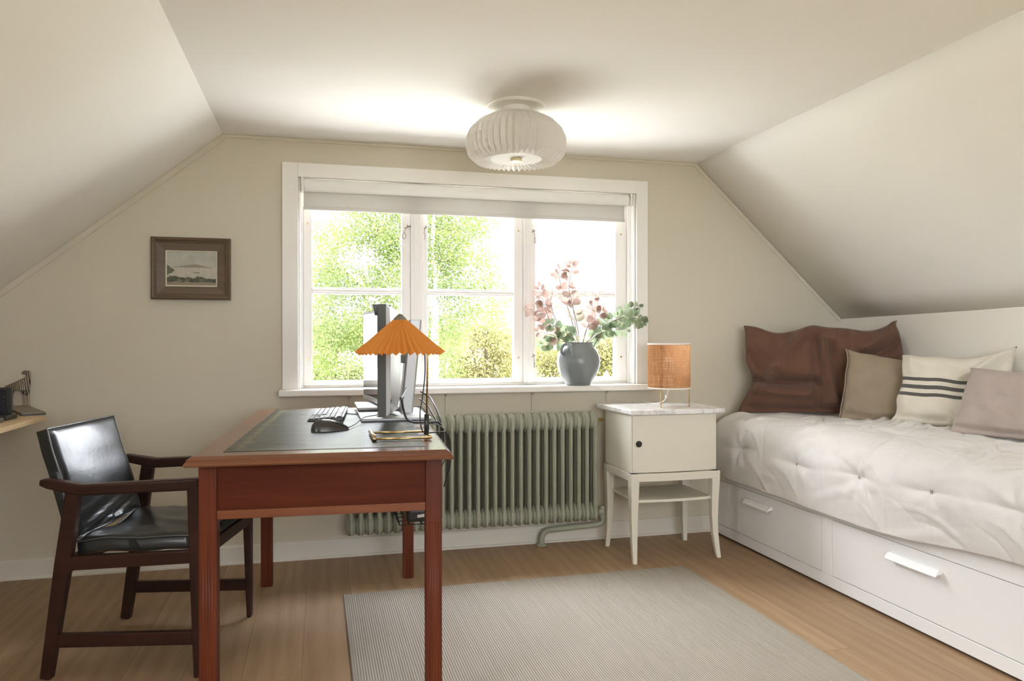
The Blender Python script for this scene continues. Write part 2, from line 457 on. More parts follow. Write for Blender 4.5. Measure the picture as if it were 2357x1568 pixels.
# the right slope sags a little towards the room: its foot rises along the bed
b = MB(); b.prism([(XR, .0, 0), (XR, YF, 0), (XR, YF, 1.29), (XR, -1.2, 1.217), (XR, .0, ZR)], (.15, 0, 0))
structure(b.build('wall_right', KNEE))
b = MB(); b.prism([(XL, .0, 0), (XL, YF, 0), (XL, YF, ZL), (XL, .0, ZL)], (-.15, 0, 0))
structure(b.build('wall_left', M('bounce_cutting_beige', (.34, .30, .23), .85)))  # out-of-view wall, coloured darker to cut bounce light at the left
b = MB(); b.span((CL, YF, ZC), (CR, .0, ZC + .15))
structure(b.build('ceiling', CEIL))
KX0, KY0, KY1 = .16, -3.75, -2.75      # unseen dormer added in the left slope to light the bed side
def lslope(t, y): return (CL + (XL - CL) * t, y, ZC + (ZL - ZC) * t)
b = MB()
for t0, t1, ya, yb in ((0, 1, 0, KY1), (0, 1, KY0, YF), (0, KX0, KY1, KY0)):
    b.prism([lslope(t0, ya), lslope(t0, yb), lslope(t1, yb), lslope(t1, ya)], (-.08, 0, .12))
KT = lslope(KX0, 0)
b.prism([(KT[0], KY1, KT[2]), (XL, KY1, KT[2]), (XL, KY1, ZL)], (0, .06, 0))
b.prism([(KT[0], KY0, KT[2]), (XL, KY0, KT[2]), (XL, KY0, ZL)], (0, -.06, 0))
b.span((KT[0], KY0 - .06, KT[2]), (XL - .1, KY1 + .06, KT[2] + .06))
structure(b.build('ceiling_left', CEIL))
b = MB()
NS = 12
def slope(u, v):
    y = YF * u; zf = (ZR + (1.217 - ZR) * min(1, -y / 1.2) + (max(0, -y - 1.2)) * .018)
    return (CR + (XR - CR) * v, y, ZC + (zf - ZC) * v)
b.grid(slope, NS, 8)
o = structure(b.build('ceiling_right', CEIL, smooth=True)); md = o.modifiers.new('Solidify', 'SOLIDIFY'); md.thickness = .12; md.offset = 1 if True else -1
RX0, RX1, RZ0, RZ1 = -.25, 1.85, .85, 1.92      # opening for the unseen window added behind the camera
b = MB(); e = (0, -.2, 0)
b.prism([(XL - .3, YF, 0), (RX0, YF, 0), (RX0, YF, ZC + .1), (CL, YF, ZC + .1), (XL - .3, YF, ZL - .1)], e)
b.prism([(RX1, YF, 0), (XR + .3, YF, 0), (XR + .3, YF, ZR), (CR, YF, ZC + .1), (RX1, YF, ZC + .1)], e)
b.prism([(RX0, YF, 0), (RX1, YF, 0), (RX1, YF, RZ0), (RX0, YF, RZ0)], e)
b.prism([(RX0, YF, RZ1), (RX1, YF, RZ1), (RX1, YF, ZC + .1), (RX0, YF, ZC + .1)], e)
structure(b.build('wall_front', WALL))

# baseboards
def baseboard(name, a, bb, n):
    """a, bb ends on the wall line, n = inward normal"""
    a, bb, n = Vector(a), Vector(bb), Vector(n)
    prof = [(0, 0), (.022, 0), (.022, .008), (.014, .012), (.0125, .080), (.008, .089), (0, .090)]
    m = MB(); m.loft([[p + n * d + Vector((0, 0, z)) for d, z in prof] for p in (a, bb)])
    return structure(m.build(name, BASEB))
baseboard('baseboard_back', (XL, 0, 0), (XR, 0, 0), (0, -1, 0))
baseboard('baseboard_left', (XL, YF, 0), (XL, 0, 0), (1, 0, 0))
# thin cover strips where the slopes meet the gable wall
def strip(name, a, c, w=.028):
    a, c = Vector(a), Vector(c); d = (c - a).normalized(); n = Vector((d.z, 0, -d.x))
    if n.z > 0: n = -n
    m = MB(); m.prism([a, c, c + n * w, a + n * w], (0, -.007, 0))
    return structure(m.build(name, WALL, bevel=.003))
strip('trim_1', (XL, 0, ZL), (CL, 0, ZC))
strip('trim_2', (CR, 0, ZC), (XR, 0, ZR), .022)
strip('trim_3', (CL, 0, ZC), (CR, 0, ZC), .016)

# ------------------------------------------------------------------ window
win = bpy.data.objects.new('window_1', None); COL.objects.link(win); win.location = (.78, 0, .834); win['kind'] = 'structure'
W0 = Vector((.78, 0, .834))
def wspan(m, a, c): return m.span(Vector(a) - W0, Vector(c) - W0)
SY = .07                                       # room face of the casements
m = MB()
for a, c in (((-.180, -.018, .834), (WX0, .0, 1.943)), ((WX1, -.018, .834), (1.741, .0, 1.943)), ((WX0, -.018, 1.873), (WX1, .0, 1.943))): wspan(m, a, c)
m.build('casing', TRIM, win, bevel=.002)
m = MB(); wspan(m, (-.195, -.075, .803), (1.742, .0, .834)); wspan(m, (WX0, .0, .803), (WX1, .10, .834))
m.build('window_sill', TRIM, win, bevel=.006, bseg=3)
m = MB()                                       # frame lining the opening
wspan(m, (WX0, 0., .834), (WX0 + .012, SY, 1.873)); wspan(m, (WX1 - .012, 0., .834), (WX1, SY, 1.873))
wspan(m, (WX0, SY - .012, .834), (-.083, .16, 1.873)); wspan(m, (1.652, SY - .012, .834), (WX1, .16, 1.873))
wspan(m, (WX0, SY + .01, .834), (WX1, .16, .846)); wspan(m, (WX0, 0, 1.873), (WX1, .16, 1.885))
m.build('window_frame', FRAMEW, win, bevel=.003)
for x0, x1 in ((.453, .519), (1.055, 1.100)):
    m = MB(); wspan(m, (x0, SY - .022, .846), (x1, .15, 1.873)); wspan(m, (x0 + .014, SY - .030, .846), (x1 - .014, SY - .02, 1.873))
    m.build('mullion', FRAMEW, win, bevel=.004, bseg=3)
sashes = [(-.083, .453, -.040, .408), (.519, 1.055, .541, 1.005), (1.100, 1.652, 1.126, 1.586)]
for x0, x1, p0, p1 in sashes:
    m = MB()
    zb, zt = .870, 1.82
    wspan(m, (x0, SY, .846), (p0, .115, 1.873)); wspan(m, (p1, SY, .846), (x1, .115, 1.873))
    wspan(m, (p0, SY, .846), (p1, .115, zb)); wspan(m, (p0, SY, zt), (p1, .115, 1.873))
    s = m.build('casement_sash', FRAMEW, win, bevel=.004)
    m = MB()
    wspan(m, (p0, SY + .012, 1.309), (p1, .115, 1.342)); wspan(m, (p0, SY + .003, 1.318), (p1, SY + .014, 1.333))
    m.build('glazing_bar', FRAMEW, s, bevel=.004)
    m = MB(); wspan(m, (p0 - .004, .098, zb - .004), (p1 + .004, .101, 1.318)); m.build('glass_pane', GLASS, s)
    m = MB(); wspan(m, (p0 - .004, .098, 1.333), (p1 + .004, .101, zt + .004)); m.build('glass_pane', GLASS, s)
    # screw heads on the stiles
    for sx in ((x0 + p0) / 2, (x1 + p1) / 2):
        for z in (.98, 1.66):
            if sx - x0 < .2 and x0 > 0: continue
            m = MB(); m.lathe([(.0001, -.002), (.0045, -.002), (.0045, .001), (.0001, .001)], 10, Vector((sx, SY, z)) - W0, 'Y', cap=False)
            m.build('screw_head', BRASS, s)
def hook(x, z, flip=1):
    c = Vector((x, SY - .004, z)) - W0
    m = MB()
    m.tube([c + Vector((0, .004, .012)), c + Vector((0, -.012, .012)), c + Vector((.0, -.016, .004))], .0024, 6)
    m.tube([c + Vector((-.014, -.004, -.004)), c + Vector((.004, -.012, .004)), c + Vector((.016, -.006, .010))], .0028, 6)
    m.tube(smooth_path([c + Vector((-.010 * flip, -.010, -.004)), c + Vector((-.016 * flip, -.010, -.024)), c + Vector((-.026 * flip, -.009, -.044)), c + Vector((-.018 * flip, -.008, -.060)), c + Vector((-.008 * flip, -.009, -.046)), c + Vector((-.016 * flip, -.010, -.026))], 5), .0015, 6)
    m.build('stay_hook', IRON, win, smooth=True)
hook(.436, 1.655); hook(.531, 1.655, .6); hook(1.110, 1.655, -.5); hook(1.110, .985, -.3)
for x in (.137, .62, 1.08, 1.50):
    m = MB()
    m.prism([Vector((x, 0, .803)) - W0, Vector((x, -.05, .803)) - W0, Vector((x, -.01, .785)) - W0, Vector((x, -.006, .70)) - W0, Vector((x, 0, .70)) - W0], (.008, 0, 0))
    m.build('sill_bracket', WALL, win, bevel=.001)

# unseen window added behind the camera for more frontal daylight
w2 = bpy.data.objects.new('window_added_rear', None); COL.objects.link(w2); w2.location = (.8, YF, .8); w2['kind'] = 'structure'
m = MB()
for a, c in (((RX0 - .07, 0, RZ0 - .07), (RX0 + .05, .03, RZ1 + .07)), ((RX1 - .05, 0, RZ0 - .07), (RX1 + .07, .03, RZ1 + .07)), ((RX0, 0, RZ1 - .05), (RX1, .03, RZ1 + .07)), ((RX0, 0, RZ0 - .07), (RX1, .06, RZ0 + .04)), ((.72, -.08, RZ0), (.88, .0, RZ1))):
    m.span(Vector(a) - Vector((.8, 0, .8)), Vector(c) - Vector((.8, 0, .8)))
m.build('window_frame', TRIM, w2, bevel=.003)
m = MB(); m.span((RX0 - .8, -.1, RZ0 - .8), (RX1 - .8, -.096, RZ1 - .8)); m.build('glass_pane', GLASS, w2)

w3 = bpy.data.objects.new('window_added_dormer', None); COL.objects.link(w3); w3.location = (XL, (KY0 + KY1) / 2, ZL); w3['kind'] = 'structure'  # glazing of the unseen dormer, added as a side light source
hy, hz = (KY1 - KY0) / 2, KT[2] - ZL
m = MB()
for a, c in (((-.06, -hy, 0), (0, -hy + .05, hz)), ((-.06, hy - .05, 0), (0, hy, hz)), ((-.06, -.03, 0), (0, .03, hz)), ((-.06, -hy, 0), (.02, hy, .05)), ((-.06, -hy, hz - .05), (0, hy, hz))): m.span(a, c)
m.build('window_frame', FRAMEW, w3)
m = MB(); m.span((-.04, -hy + .04, .04), (-.036, hy - .04, hz - .04)); m.build('glass_pane', GLASS, w3)

# ------------------------------------------------------------------ roller blind
bl = thing('roller_blind', 'white roller blind pulled a little way down across the top of the window', 'blind', (.78, .004, 1.72))
B0 = Vector((.78, .03, 1.72))
m = MB(); m.lathe([(.031, -.855), (.031, .848)], 28, (0, .0, .118), 'X'); m.build('roll', M('blind_roll_cloth', (.80, .79, .74), .7), bl, smooth=True, angle=40)
FAB = mat_translucent('blind_cloth', (.62, .60, .565), .22)
m = MB(); m.span((-.858, .016, .016), (.838, .018, .118)); m.build('cloth', FAB, bl)
m = MB(); m.span((-.862, .011, .0), (.840, .023, .018)); m.build('bottom_bar', FAB, bl, bevel=.003)
for x in (-.866, .864):
    m = MB(); m.span((x - .006, -.028, .085), (x + .006, .03, .152)); m.build('bracket', TRIM, bl, bevel=.004)
m = MB()
zt, zb = .115, -.705
pts = [(.858, -.022, zt), (.858, -.022, zb), (.853, -.022, zb - .014), (.848, -.022, zb), (.848, -.022, zt)]
m.tube(pts, .0016, 6); m.build('pull_chain', TRIM, bl)

# ------------------------------------------------------------------ ceiling lamp
cl = thing('ceiling_lamp', 'pleated white paper drum lamp mounted under the flat ceiling', 'lamp', (.80, -.767, ZC))
m = MB(); m.lathe([(.001, 0), (.124, 0), (.125, -.004), (.118, -.010), (.001, -.012)], 40, cap=False); m.build('canopy', TRIM, cl, smooth=True, angle=30)
m = MB(); m.lathe([(.062, -.010), (.062, -.050), (.058, -.054)], 32); m.build('mount_collar', TRIM, cl, smooth=True, angle=30)
NP = 46
def pleat(k, amp): return 1 + (amp if k % 2 else -amp)
m = MB()
prof = [(.072, -.036, .02), (.110, -.046, .03), (.155, -.070, .034), (.188, -.104, .038), (.203, -.142, .042), (.202, -.178, .048), (.193, -.208, .056), (.180, -.231, .066), (.160, -.2285, .06), (.110, -.226, .05), (.050, -.222, .04), (.014, -.221, .02)]
rings = []
for r, z, a in prof:
    ring = []
    for k in range(2 * NP):
        t = 2 * PI * k / (2 * NP); q = 1 if k % 2 else -1
        rr = r * (1 + q * a)
        zz = z + (q * .010 if z < -.22 and r > .15 else 0)
        ring.append((rr * math.cos(t), rr * math.sin(t), zz))
    rings.append(ring)
m.loft(rings, cap=False); m.build('pleated_shade', SHADEW, cl)
m = MB(); m.lathe([(.001, -.222), (.024, -.224), (.026, -.230), (.024, -.236), (.001, -.238)], 24, cap=False); m.build('finial', M('pale_brass', (.62, .52, .33), .5, metal=.5), cl, smooth=True, angle=40)

# ------------------------------------------------------------------ framed picture
pc = thing('framed_painting', 'small lake landscape painting in a wide brown wooden frame on the gable wall', 'picture', (-.590, -.0, 1.4135))
PF = mat_wood('brown_frame_wood', (.085, .055, .030), (.12, .080, .045), (.15, .10, .058), .5, axis='X')
def frame_ring(m, x0, z0, prof):
    """mitred moulding: prof = (inset from the outer edge, depth from the wall)"""
    rings = []
    for d, y in prof:
        rings.append([(-x0 + d, -y, -z0 + d), (x0 - d, -y, -z0 + d), (x0 - d, -y, z0 - d), (-x0 + d, -y, z0 - d)])
    m.loft(rings, cap=False); return m
m = frame_ring(MB(), .175, .146, [(0, 0), (0, .028), (.006, .033), (.014, .030), (.017, .024), (.020, .024), (.024, .020), (.030, .018), (.062, .014), (.062, .0)])
m.build('frame', PF, pc)
m = frame_ring(MB(), .1135, .0845, [(0, .002), (0, .017), (.0025, .018), (.0055, .016), (.0055, .002)])
m.build('slip', M('cream_slip', (.62, .57, .45), .5), pc)
m = MB(); m.span((-.1085, -.012, -.0795), (.1085, -.006, .0795)); m.build('painting', mat_painting(), pc)

# ------------------------------------------------------------------ radiator
rd = thing('radiator', 'grey-green cast iron column radiator under the window', 'radiator', (.77, -.105, 0))
def section_mesh():
    m = MB()
    # three columns deep, flattened tubes, joined by domed headers
    for dy in (-.042, 0, .042):
        for z0, z1 in ((.150, .672),):
            ring = []
            for z, s in ((z0, .7), (z0 + .03, 1), (z1 - .03, 1), (z1, .7)):
                ring.append([(.0112 * s * math.cos(t), dy + .0175 * s * math.sin(t), z) for t in [2 * PI * k / 12 for k in range(12)]])
            m.loft(ring)
    # narrow raised rib on the front and back column
    for sgn in (-1, 1):
        m.box((0, sgn * .058, .41), (.006, .006, .54))
    # headers: flat plates with domed top and nose
    for zc, up in ((.655, 1), (.172, -1)):
        prof = []
        for t in range(0, 25):
            a = PI * t / 24
            prof.append((.062 * math.cos(a), zc + up * (.046 * math.sin(a))))
        prof += [(-.060, zc - up * .030), (-.030, zc - up * .052), (.030, zc - up * .052), (.060, zc - up * .030)]
        for x, s in ((0, 1),):
            r0 = [(-.0095, y * .93, zc + (z - zc) * .93) for y, z in prof]; r1 = [(-.0045, y, z) for y, z in prof]; r2 = [(.0045, y, z) for y, z in prof]; r3 = [(.0095, y * .93, zc + (z - zc) * .93) for y, z in prof]
            m.loft([r0, r1, r2, r3])
        # hub joining neighbours
        m.lathe([(.036, -.0225), (.046, -.017), (.051, -.008), (.051, .008), (.046, .017), (.036, .0225)], 20, (0, 0, zc - up * .004), 'X')
    return m
PITCH = .0443
sec = section_mesh().build('section', RADP, rd, smooth=True, angle=35)
secs = [sec]
sec.location = (.142 - .77, 0, 0)
for k in range(1, 29):
    c = sec.copy(); COL.objects.link(c); c.parent = rd; c.location = (.142 + PITCH * k - .77, 0, 0); secs.append(c)
m = MB()
m.tube(smooth_path([(.648, 0, .168), (.672, .0, .160), (.676, .0, .130), (.660, .004, .106), (.60, .01, .098), (.43, .02, .088), (.375, .035, .078), (.352, .042, .050), (.348, .045, .0)], 6), .0155, 12)
m.build('supply_pipe', RADP, rd, smooth=True)
m = MB(); m.lathe([(.026, 0), (.028, .006), (.022, .010)], 20, (.348, .045, 0)); m.build('floor_collar', RADP, rd, smooth=True, angle=30)
m = MB(); m.lathe([(.014, .645), (.018, .650), (.018, .672), (.012, .676)], 16, (0, 0, .168), 'X'); m.lathe([(.012, .13), (.016, .14), (.016, .19), (.011, .2)], 16, (.672, -.0, .0)); m.build('valve', RADP, rd, smooth=True, angle=35)
m = MB(); m.lathe([(.009, .645), (.009, .668), (.005, .668), (.005, .680)], 12, (0, 0, .655), 'X'); m.build('bleed_plug', BRASS, rd)
for k in (3, 25):
    for z in (.17, .60):
        m = MB(); m.span((.142 + PITCH * k - .77 - .012, .06, z), (.142 + PITCH * k - .77 + .012, .103, z + .03)); m.build('wall_bracket', RADP, rd)

# ------------------------------------------------------------------ nightstand
ns = thing('nightstand', 'cream painted bedside cabinet with a marble top and curved legs beside the daybed', 'bedside cabinet', (1.677, -.30, 0))
NX0, NX1, NYF, NYB = -.228, .227, -.180, .176          # body, local
def bow(x, d): return d * (1 - (x / .228) ** 2)
m = MB(); m.span((NX0, NYF + .016, .430), (NX1, NYB, .713)); m.build('cabinet_body', NIGHT, ns, bevel=.003)
m = MB()
def doorf(u, v, y0=0.):
    x = NX0 + .006 + (NX1 - NX0 - .009) * u
    return (x, NYF + .012 - bow(x, .016) + y0, .434 + .277 * v)
pts = [doorf(k / 16, 0) for k in range(17)] + [doorf(1 - k / 16, 0, .0) for k in range(17)]
ring0 = [doorf(k / 16, 0) for k in range(17)] + [(NX1 - .003, NYF + .014, .434), (NX0 + .006, NYF + .014, .434)]
m.loft([ring0, [(x, y, .711) for x, y, z in ring0]])
dr = m.build('door', NIGHT, ns, bevel=.002)
m = MB(); m.lathe([(.0148, .0), (.0155, -.004), (.0125, -.008), (.0105, -.006), (.007, -.006), (.006, -.009), (.0005, -.010)], 24, (-.192, NYF + .010 - bow(.192, .016), .573), 'Y'); m.build('knob', M('dark_bronze', (.06, .052, .045), .4, metal=.8), dr, smooth=True, angle=40)
m = MB()
top = [(-.262, .226), (-.240, NYF - .012)] + [(-.240 + .502 * k / 14, NYF - .012 - .016 * (1 - ((k - 7) / 7) ** 2)) for k in range(1, 14)] + [(.262, NYF - .012), (.257, .226)]
m.prism([(x, y, .714) for x, y in top], (0, 0, .024)); m.build('marble_top', MARBLE, ns, bevel=.005, bseg=3)
m = MB()
ring0 = [(-.236, NYF - .004)] + [(-.236 + .472 * k / 12, NYF - .004 - .012 * (1 - ((k - 6) / 6) ** 2)) for k in range(1, 12)] + [(.236, NYF - .004), (.236, NYF + .022), (-.236, NYF + .022)]
m.loft([[(x, y, .392) for x, y in ring0], [(x, y, .430) for x, y in ring0]])
m.span((-.236, NYF + .0, .392), (-.214, NYB + .008, .430)); m.span((.214, NYF + .0, .392), (.236, NYB + .008, .430)); m.span((-.236, NYB - .012, .392), (.236, NYB + .008, .430))
m.build('apron', NIGHT, ns, bevel=.003)
def ns_leg(cx, cy, ox, oy):
    """sabre leg: tapers and flares outwards at the foot"""
    m = MB(); rings = []
    for z, h, f in ((.430, .0225, 0), (.36, .021, 0), (.28, .0185, -.1), (.20, .0165, -.12), (.12, .0145, .1), (.06, .0125, .5), (0., .0105, 1.)):
        x = cx + ox * f; y = cy + oy * f
        rings.append([(x - h, y - h, z), (x + h, y - h, z), (x + h, y + h, z), (x - h, y + h, z)])
    m.loft(rings); m.build('leg', NIGHT, ns, bevel=.003)
ns_leg(-.2145, NYF + .016, -.004, -.020); ns_leg(.2145, NYF + .016, .014, -.018); ns_leg(-.2145, NYB - .022, -.016, -.010); ns_leg(.2145, NYB - .022, .0, -.006)
m = MB()
sh = [(-.205, .150), (-.205, NYF + .018)] + [(-.205 + .41 * k / 12, NYF + .018 - .020 * (1 - ((k - 6) / 6) ** 2)) for k in range(1, 12)] + [(.205, NYF + .018), (.205, .150)]
m.prism([(x, y, .287) for x, y in sh], (0, 0, .014)); m.build('lower_shelf', NIGHT, ns, bevel=.003)

# table lamp on the nightstand
tl = thing('table_lamp', 'small lamp with a woven raffia drum shade standing on the marble bedside top', 'lamp', (1.714, -.33, .738))
m = MB(); m.grid(lambda u, v: (.106 * math.cos(2 * PI * u), .106 * math.sin(2 * PI * u), .094 + .222 * v), 48, 6, uv=True, wrap=True); m.build('shade', mat_raffia(), tl, smooth=True)
for z in (.094, .316):
    m = MB(); m.lathe([(.1075, z - .0035), (.1075, z + .0035), (.104, z + .0035), (.104, z - .0035), (.1075, z - .0035)], 48, cap=False); m.build('shade_rim', TRIM, tl, smooth=True, angle=30)
for a in (-2.42, -.72, 1.55):
    x, y = .102 * math.cos(a), .102 * math.sin(a)
    m = MB(); m.tube([(x, y, .0), (x, y, .12), (x, y, .31)], .0026, 8); m.build('leg', BRASS, tl, smooth=True)
m = MB()
for a in (-2.42, -.72, 1.55): m.tube([(0, 0, .115), (.102 * math.cos(a), .102 * math.sin(a), .115)], .002, 6)
m.build('spider', BRASS, tl)
m = MB(); m.lathe([(.014, .095), (.016, .10), (.016, .14), (.014, .145)], 20); m.build('bulb_socket', TRIM, tl, smooth=True, angle=30)
m = MB(); m.lathe([(.012, .145), (.014, .16), (.026, .190), (.030, .212), (.026, .234), (.014, .247), (.002, .251)], 24); m.build('light_bulb', M('opal_bulb', (.85, .82, .75), .2), tl, smooth=True)
m = MB(); m.tube(smooth_path([(0, .0, .095), (.002, .03, .05), (-.004, .06, .02), (-.02, .12, .004), (-.03, .2, .004), (-.03, .26, .004)], 6), .0022, 6); m.lathe([(.004, .038), (.007, .045), (.004, .055)], 10, (.0, .034, 0)); m.build('cord', TRIM, tl, smooth=True)

# ------------------------------------------------------------------ daybed
bd = thing('daybed', 'white daybed frame with two wide drawers along the right wall', 'bed', (2.545, -1.06, 0))
D0 = Vector((2.545, -1.06, 0))
def dspan(m, a, c): return m.span(Vector(a) - D0, Vector(c) - D0)
m = MB()
Y0, Y1 = -.030, -2.060
dspan(m, (2.120, Y0, .012), (2.138, Y1, .062)); dspan(m, (2.120, Y0, .306), (2.138, Y1, .44))
dspan(m, (2.120, Y0, .062), (2.138, -.060, .306)); dspan(m, (2.120, -.986, .062), (2.138, -1.052, .306)); dspan(m, (2.120, -1.980, .062), (2.138, Y1, .306))
dspan(m, (2.135, Y0, .012), (2.955, Y0 - .018, .56)); dspan(m, (2.135, Y1 + .018, .012), (2.955, Y1, .56)); dspan(m, (2.937, Y0, .012), (2.955, Y1, .56))
dspan(m, (2.135, Y0 - .018, .40), (2.94, Y1 + .018, .42))
m.build('bed_frame', BEDW, bd, bevel=.0015)
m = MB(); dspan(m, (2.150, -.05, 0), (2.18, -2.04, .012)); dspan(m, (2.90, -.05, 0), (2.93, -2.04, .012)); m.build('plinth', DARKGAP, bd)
for ya, yb, h0, h1 in ((-.063, -.983, -.388, -.611), (-1.0545, -1.9775, -1.392, -1.640)):
    m = MB(); dspan(m, (2.1215, ya, .065), (2.139, yb, .3035)); d = m.build('drawer', BEDW, bd, bevel=.001)
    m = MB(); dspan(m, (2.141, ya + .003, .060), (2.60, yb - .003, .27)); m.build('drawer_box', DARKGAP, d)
    prof = [(.0, .262), (-.010, .2625), (-.021, .252), (-.027, .240), (-.0265, .237), (-.018, .244), (-.009, .247), (.0, .247)]
    m = MB(); m.loft([[Vector((2.1215 + dx, y, z)) - D0 for dx, z in prof] for y in (h0, h1)]); m.build('handle', BEDW, d)

# quilt: one draped sheet over mattress, front edge and foot
QU = mat_cloth('white_linen_quilt', (.67, .65, .62), 700, .03, wr=(7, .3))
qt = thing('quilt', 'rumpled off-white tufted linen quilt draped over the daybed', 'quilt', (2.5, -1.03, .42))
Q0 = Vector((2.5, -1.03, .42))
TUFT = [(-.387, .515), (-.861, .520), (-1.262, .520), (-1.629, .546), (-1.98, .54)]
TUFT_TOP = [(2.30, -.25), (2.36, -.70), (2.42, -1.12), (2.40, -1.55), (2.36, -1.95), (2.68, -.95), (2.70, -1.4), (2.70, -1.85)]
# cross-section from the wall over the top and down the front
sec_pts = smooth_path([(2.955, .635), (2.80, .660), (2.55, .668), (2.32, .668), (2.20, .662), (2.125, .632), (2.088, .575), (2.078, .50), (2.085, .42), (2.098, .350)], 14)
sl = [0]
for a, c in zip(sec_pts, sec_pts[1:]): sl.append(sl[-1] + (Vector(c) - Vector(a)).length)
def sec_at(t):
    d = t * sl[-1]
    for i in range(len(sl) - 1):
        if sl[i + 1] >= d:
            f = (d - sl[i]) / max(1e-6, sl[i + 1] - sl[i]); p = Vector(sec_pts[i]).lerp(Vector(sec_pts[i + 1]), f)
            tg = (Vector(sec_pts[i + 1]) - Vector(sec_pts[i])).normalized()
            return p, Vector((-tg.y, tg.x)) * -1
    return Vector(sec_pts[-1]), Vector((-1, 0))
HEM = [(-.02, .345), (-.30, .338), (-.55, .344), (-.95, .334), (-1.28, .332), (-1.51, .342), (-1.70, .360), (-1.88, .378), (-2.0, .382), (-2.12, .384)]
def hem(y):
    for (a, za), (c, zc) in zip(HEM, HEM[1:]):
        if y <= a and y >= c: return za + (zc - za) * (y - a) / (c - a)
    return HEM[-1][1]
rq = random.Random(33)
RIDGE = []
for _ in range(95):
    s_ = rq.uniform(.16, .98); y_ = rq.uniform(-.35, -2.05)
    ang = rq.gauss(.5, .45) if s_ < .62 else rq.gauss(.85, .5)
    ln = rq.uniform(.05, .16); RIDGE.append((y_, s_ * sl[-1], math.cos(ang), math.sin(ang), ln, rq.uniform(.006, .013), rq.choice((1, 1, -1)) * rq.uniform(.003, .0085) * (1.25 if s_ < .6 else .6)))
for _ in range(22):                       # rumpled band in front of the cushions
    y_ = rq.uniform(-.55, -1.05); RIDGE.append((y_, rq.uniform(.26, .44), math.cos(.4), math.sin(.4), rq.uniform(.04, .10), rq.uniform(.008, .014), rq.uniform(.008, .018)))
def quilt(u, v):
    y = -.030 - 2.06 * u
    p, n = sec_at(v)
    x, z = p.x, p.y
    if z < .5 and v > .6: z = .5 + (z - .5) * (.5 - hem(y)) / .15
    pos = Vector((x, y, z))
    front = max(0., min(1., (2.16 - x) / .06))
    q = noise.noise(Vector((x * 3.1, y * 2.6, z * 3.1))) * .013 + noise.noise(Vector((x * 8 + 3, y * 6, z * 8))) * .0055
    # fine gathered wrinkles on top running obliquely
    w1 = noise.noise(Vector(((x + y * .55) * 16, (y - x * .4) * 3.2, 4.)))
    q += (1 - front) * max(0, w1) ** 1.4 * .020 * (1 if y < -.35 else .35)
    w2 = noise.noise(Vector(((z + y * .30) * 15, (y) * 2.6, 9.)))
    q += front * max(0, w2) ** 1.5 * .009
    sv = v * sl[-1]
    for ry, rs, ca, sa, ln, wd, hh in RIDGE:
        dy, ds = y - ry, sv - rs
        if abs(dy) > .25 or abs(ds) > .25: continue
        al = (-dy) * sa + ds * ca; ac = (-dy) * ca - ds * sa + .25 * al * al / ln
        if abs(ac) < wd * 3 and abs(al) < ln * 2.2: q += hh * math.exp(-(ac / wd) ** 2) * math.exp(-(al / ln) ** 2)
    for ty, tz in TUFT:
        d2 = ((y - ty) / .11) ** 2 + ((z - tz) / .06) ** 2
        q -= front * .018 * math.exp(-d2 * 2.6)
        a = math.atan2(z - tz, y - ty)
        q += front * .006 * math.cos(a * 6 + ty * 5) * math.exp(-d2 * .5) * min(1, d2)
        # shallow fold linking tufts
        q -= front * .010 * math.exp(-((z - (tz + .012 * math.sin(y * 9))) / .014) ** 2) * math.exp(-((y - ty) / .12) ** 2)
    for tx, ty in TUFT_TOP:
        d2 = ((y - ty) / .12) ** 2 + ((x - tx) / .10) ** 2
        a = math.atan2(y - ty, x - tx)
        q -= (1 - front) * .012 * math.exp(-d2 * 2)
        q += (1 - front) * .008 * math.cos(a * 7 + tx * 9) * math.exp(-d2 * .45) * min(1, d2)
    # end near the gable tucks in roundly
    en = max(0, 1 - u / .07); en2 = max(0, 1 - (1 - u) / .03)
    pos += Vector((n.x, 0, n.y)) * (q - .03 * en ** 2 * (.3 + .7 * front))
    if v > .6: pos.x += .02 * en ** 2
    pos.z -= .035 * en ** 2 * (1 - front) * max(0, 1 - (x - 2.1) / .5)
    return pos - Q0
m = MB(); m.grid(quilt, 330, 170)
m.build('cover', QU, qt, smooth=True, solid=.018)
THR = M('brown_thread', (.22, .14, .10), .8)
for i, (ty, tz) in enumerate(TUFT[:4]):
    # find the surface near the tuft
    best = None
    for k in range(60, 121):
        p = quilt((-.030 - ty) / 2.06, k / 120)
        if best is None or abs(p.z + Q0.z - tz) < abs(best.z + Q0.z - tz): best = p
    m = MB()
    for dy in (-.0035, .0035):
        m.tube([best + Vector((-.0095, dy, .012)), best + Vector((-.0105, dy, -.006)), best + Vector((-.0100, dy, -.022))], .0011, 5)
    m.build('tuft_thread', THR, qt)

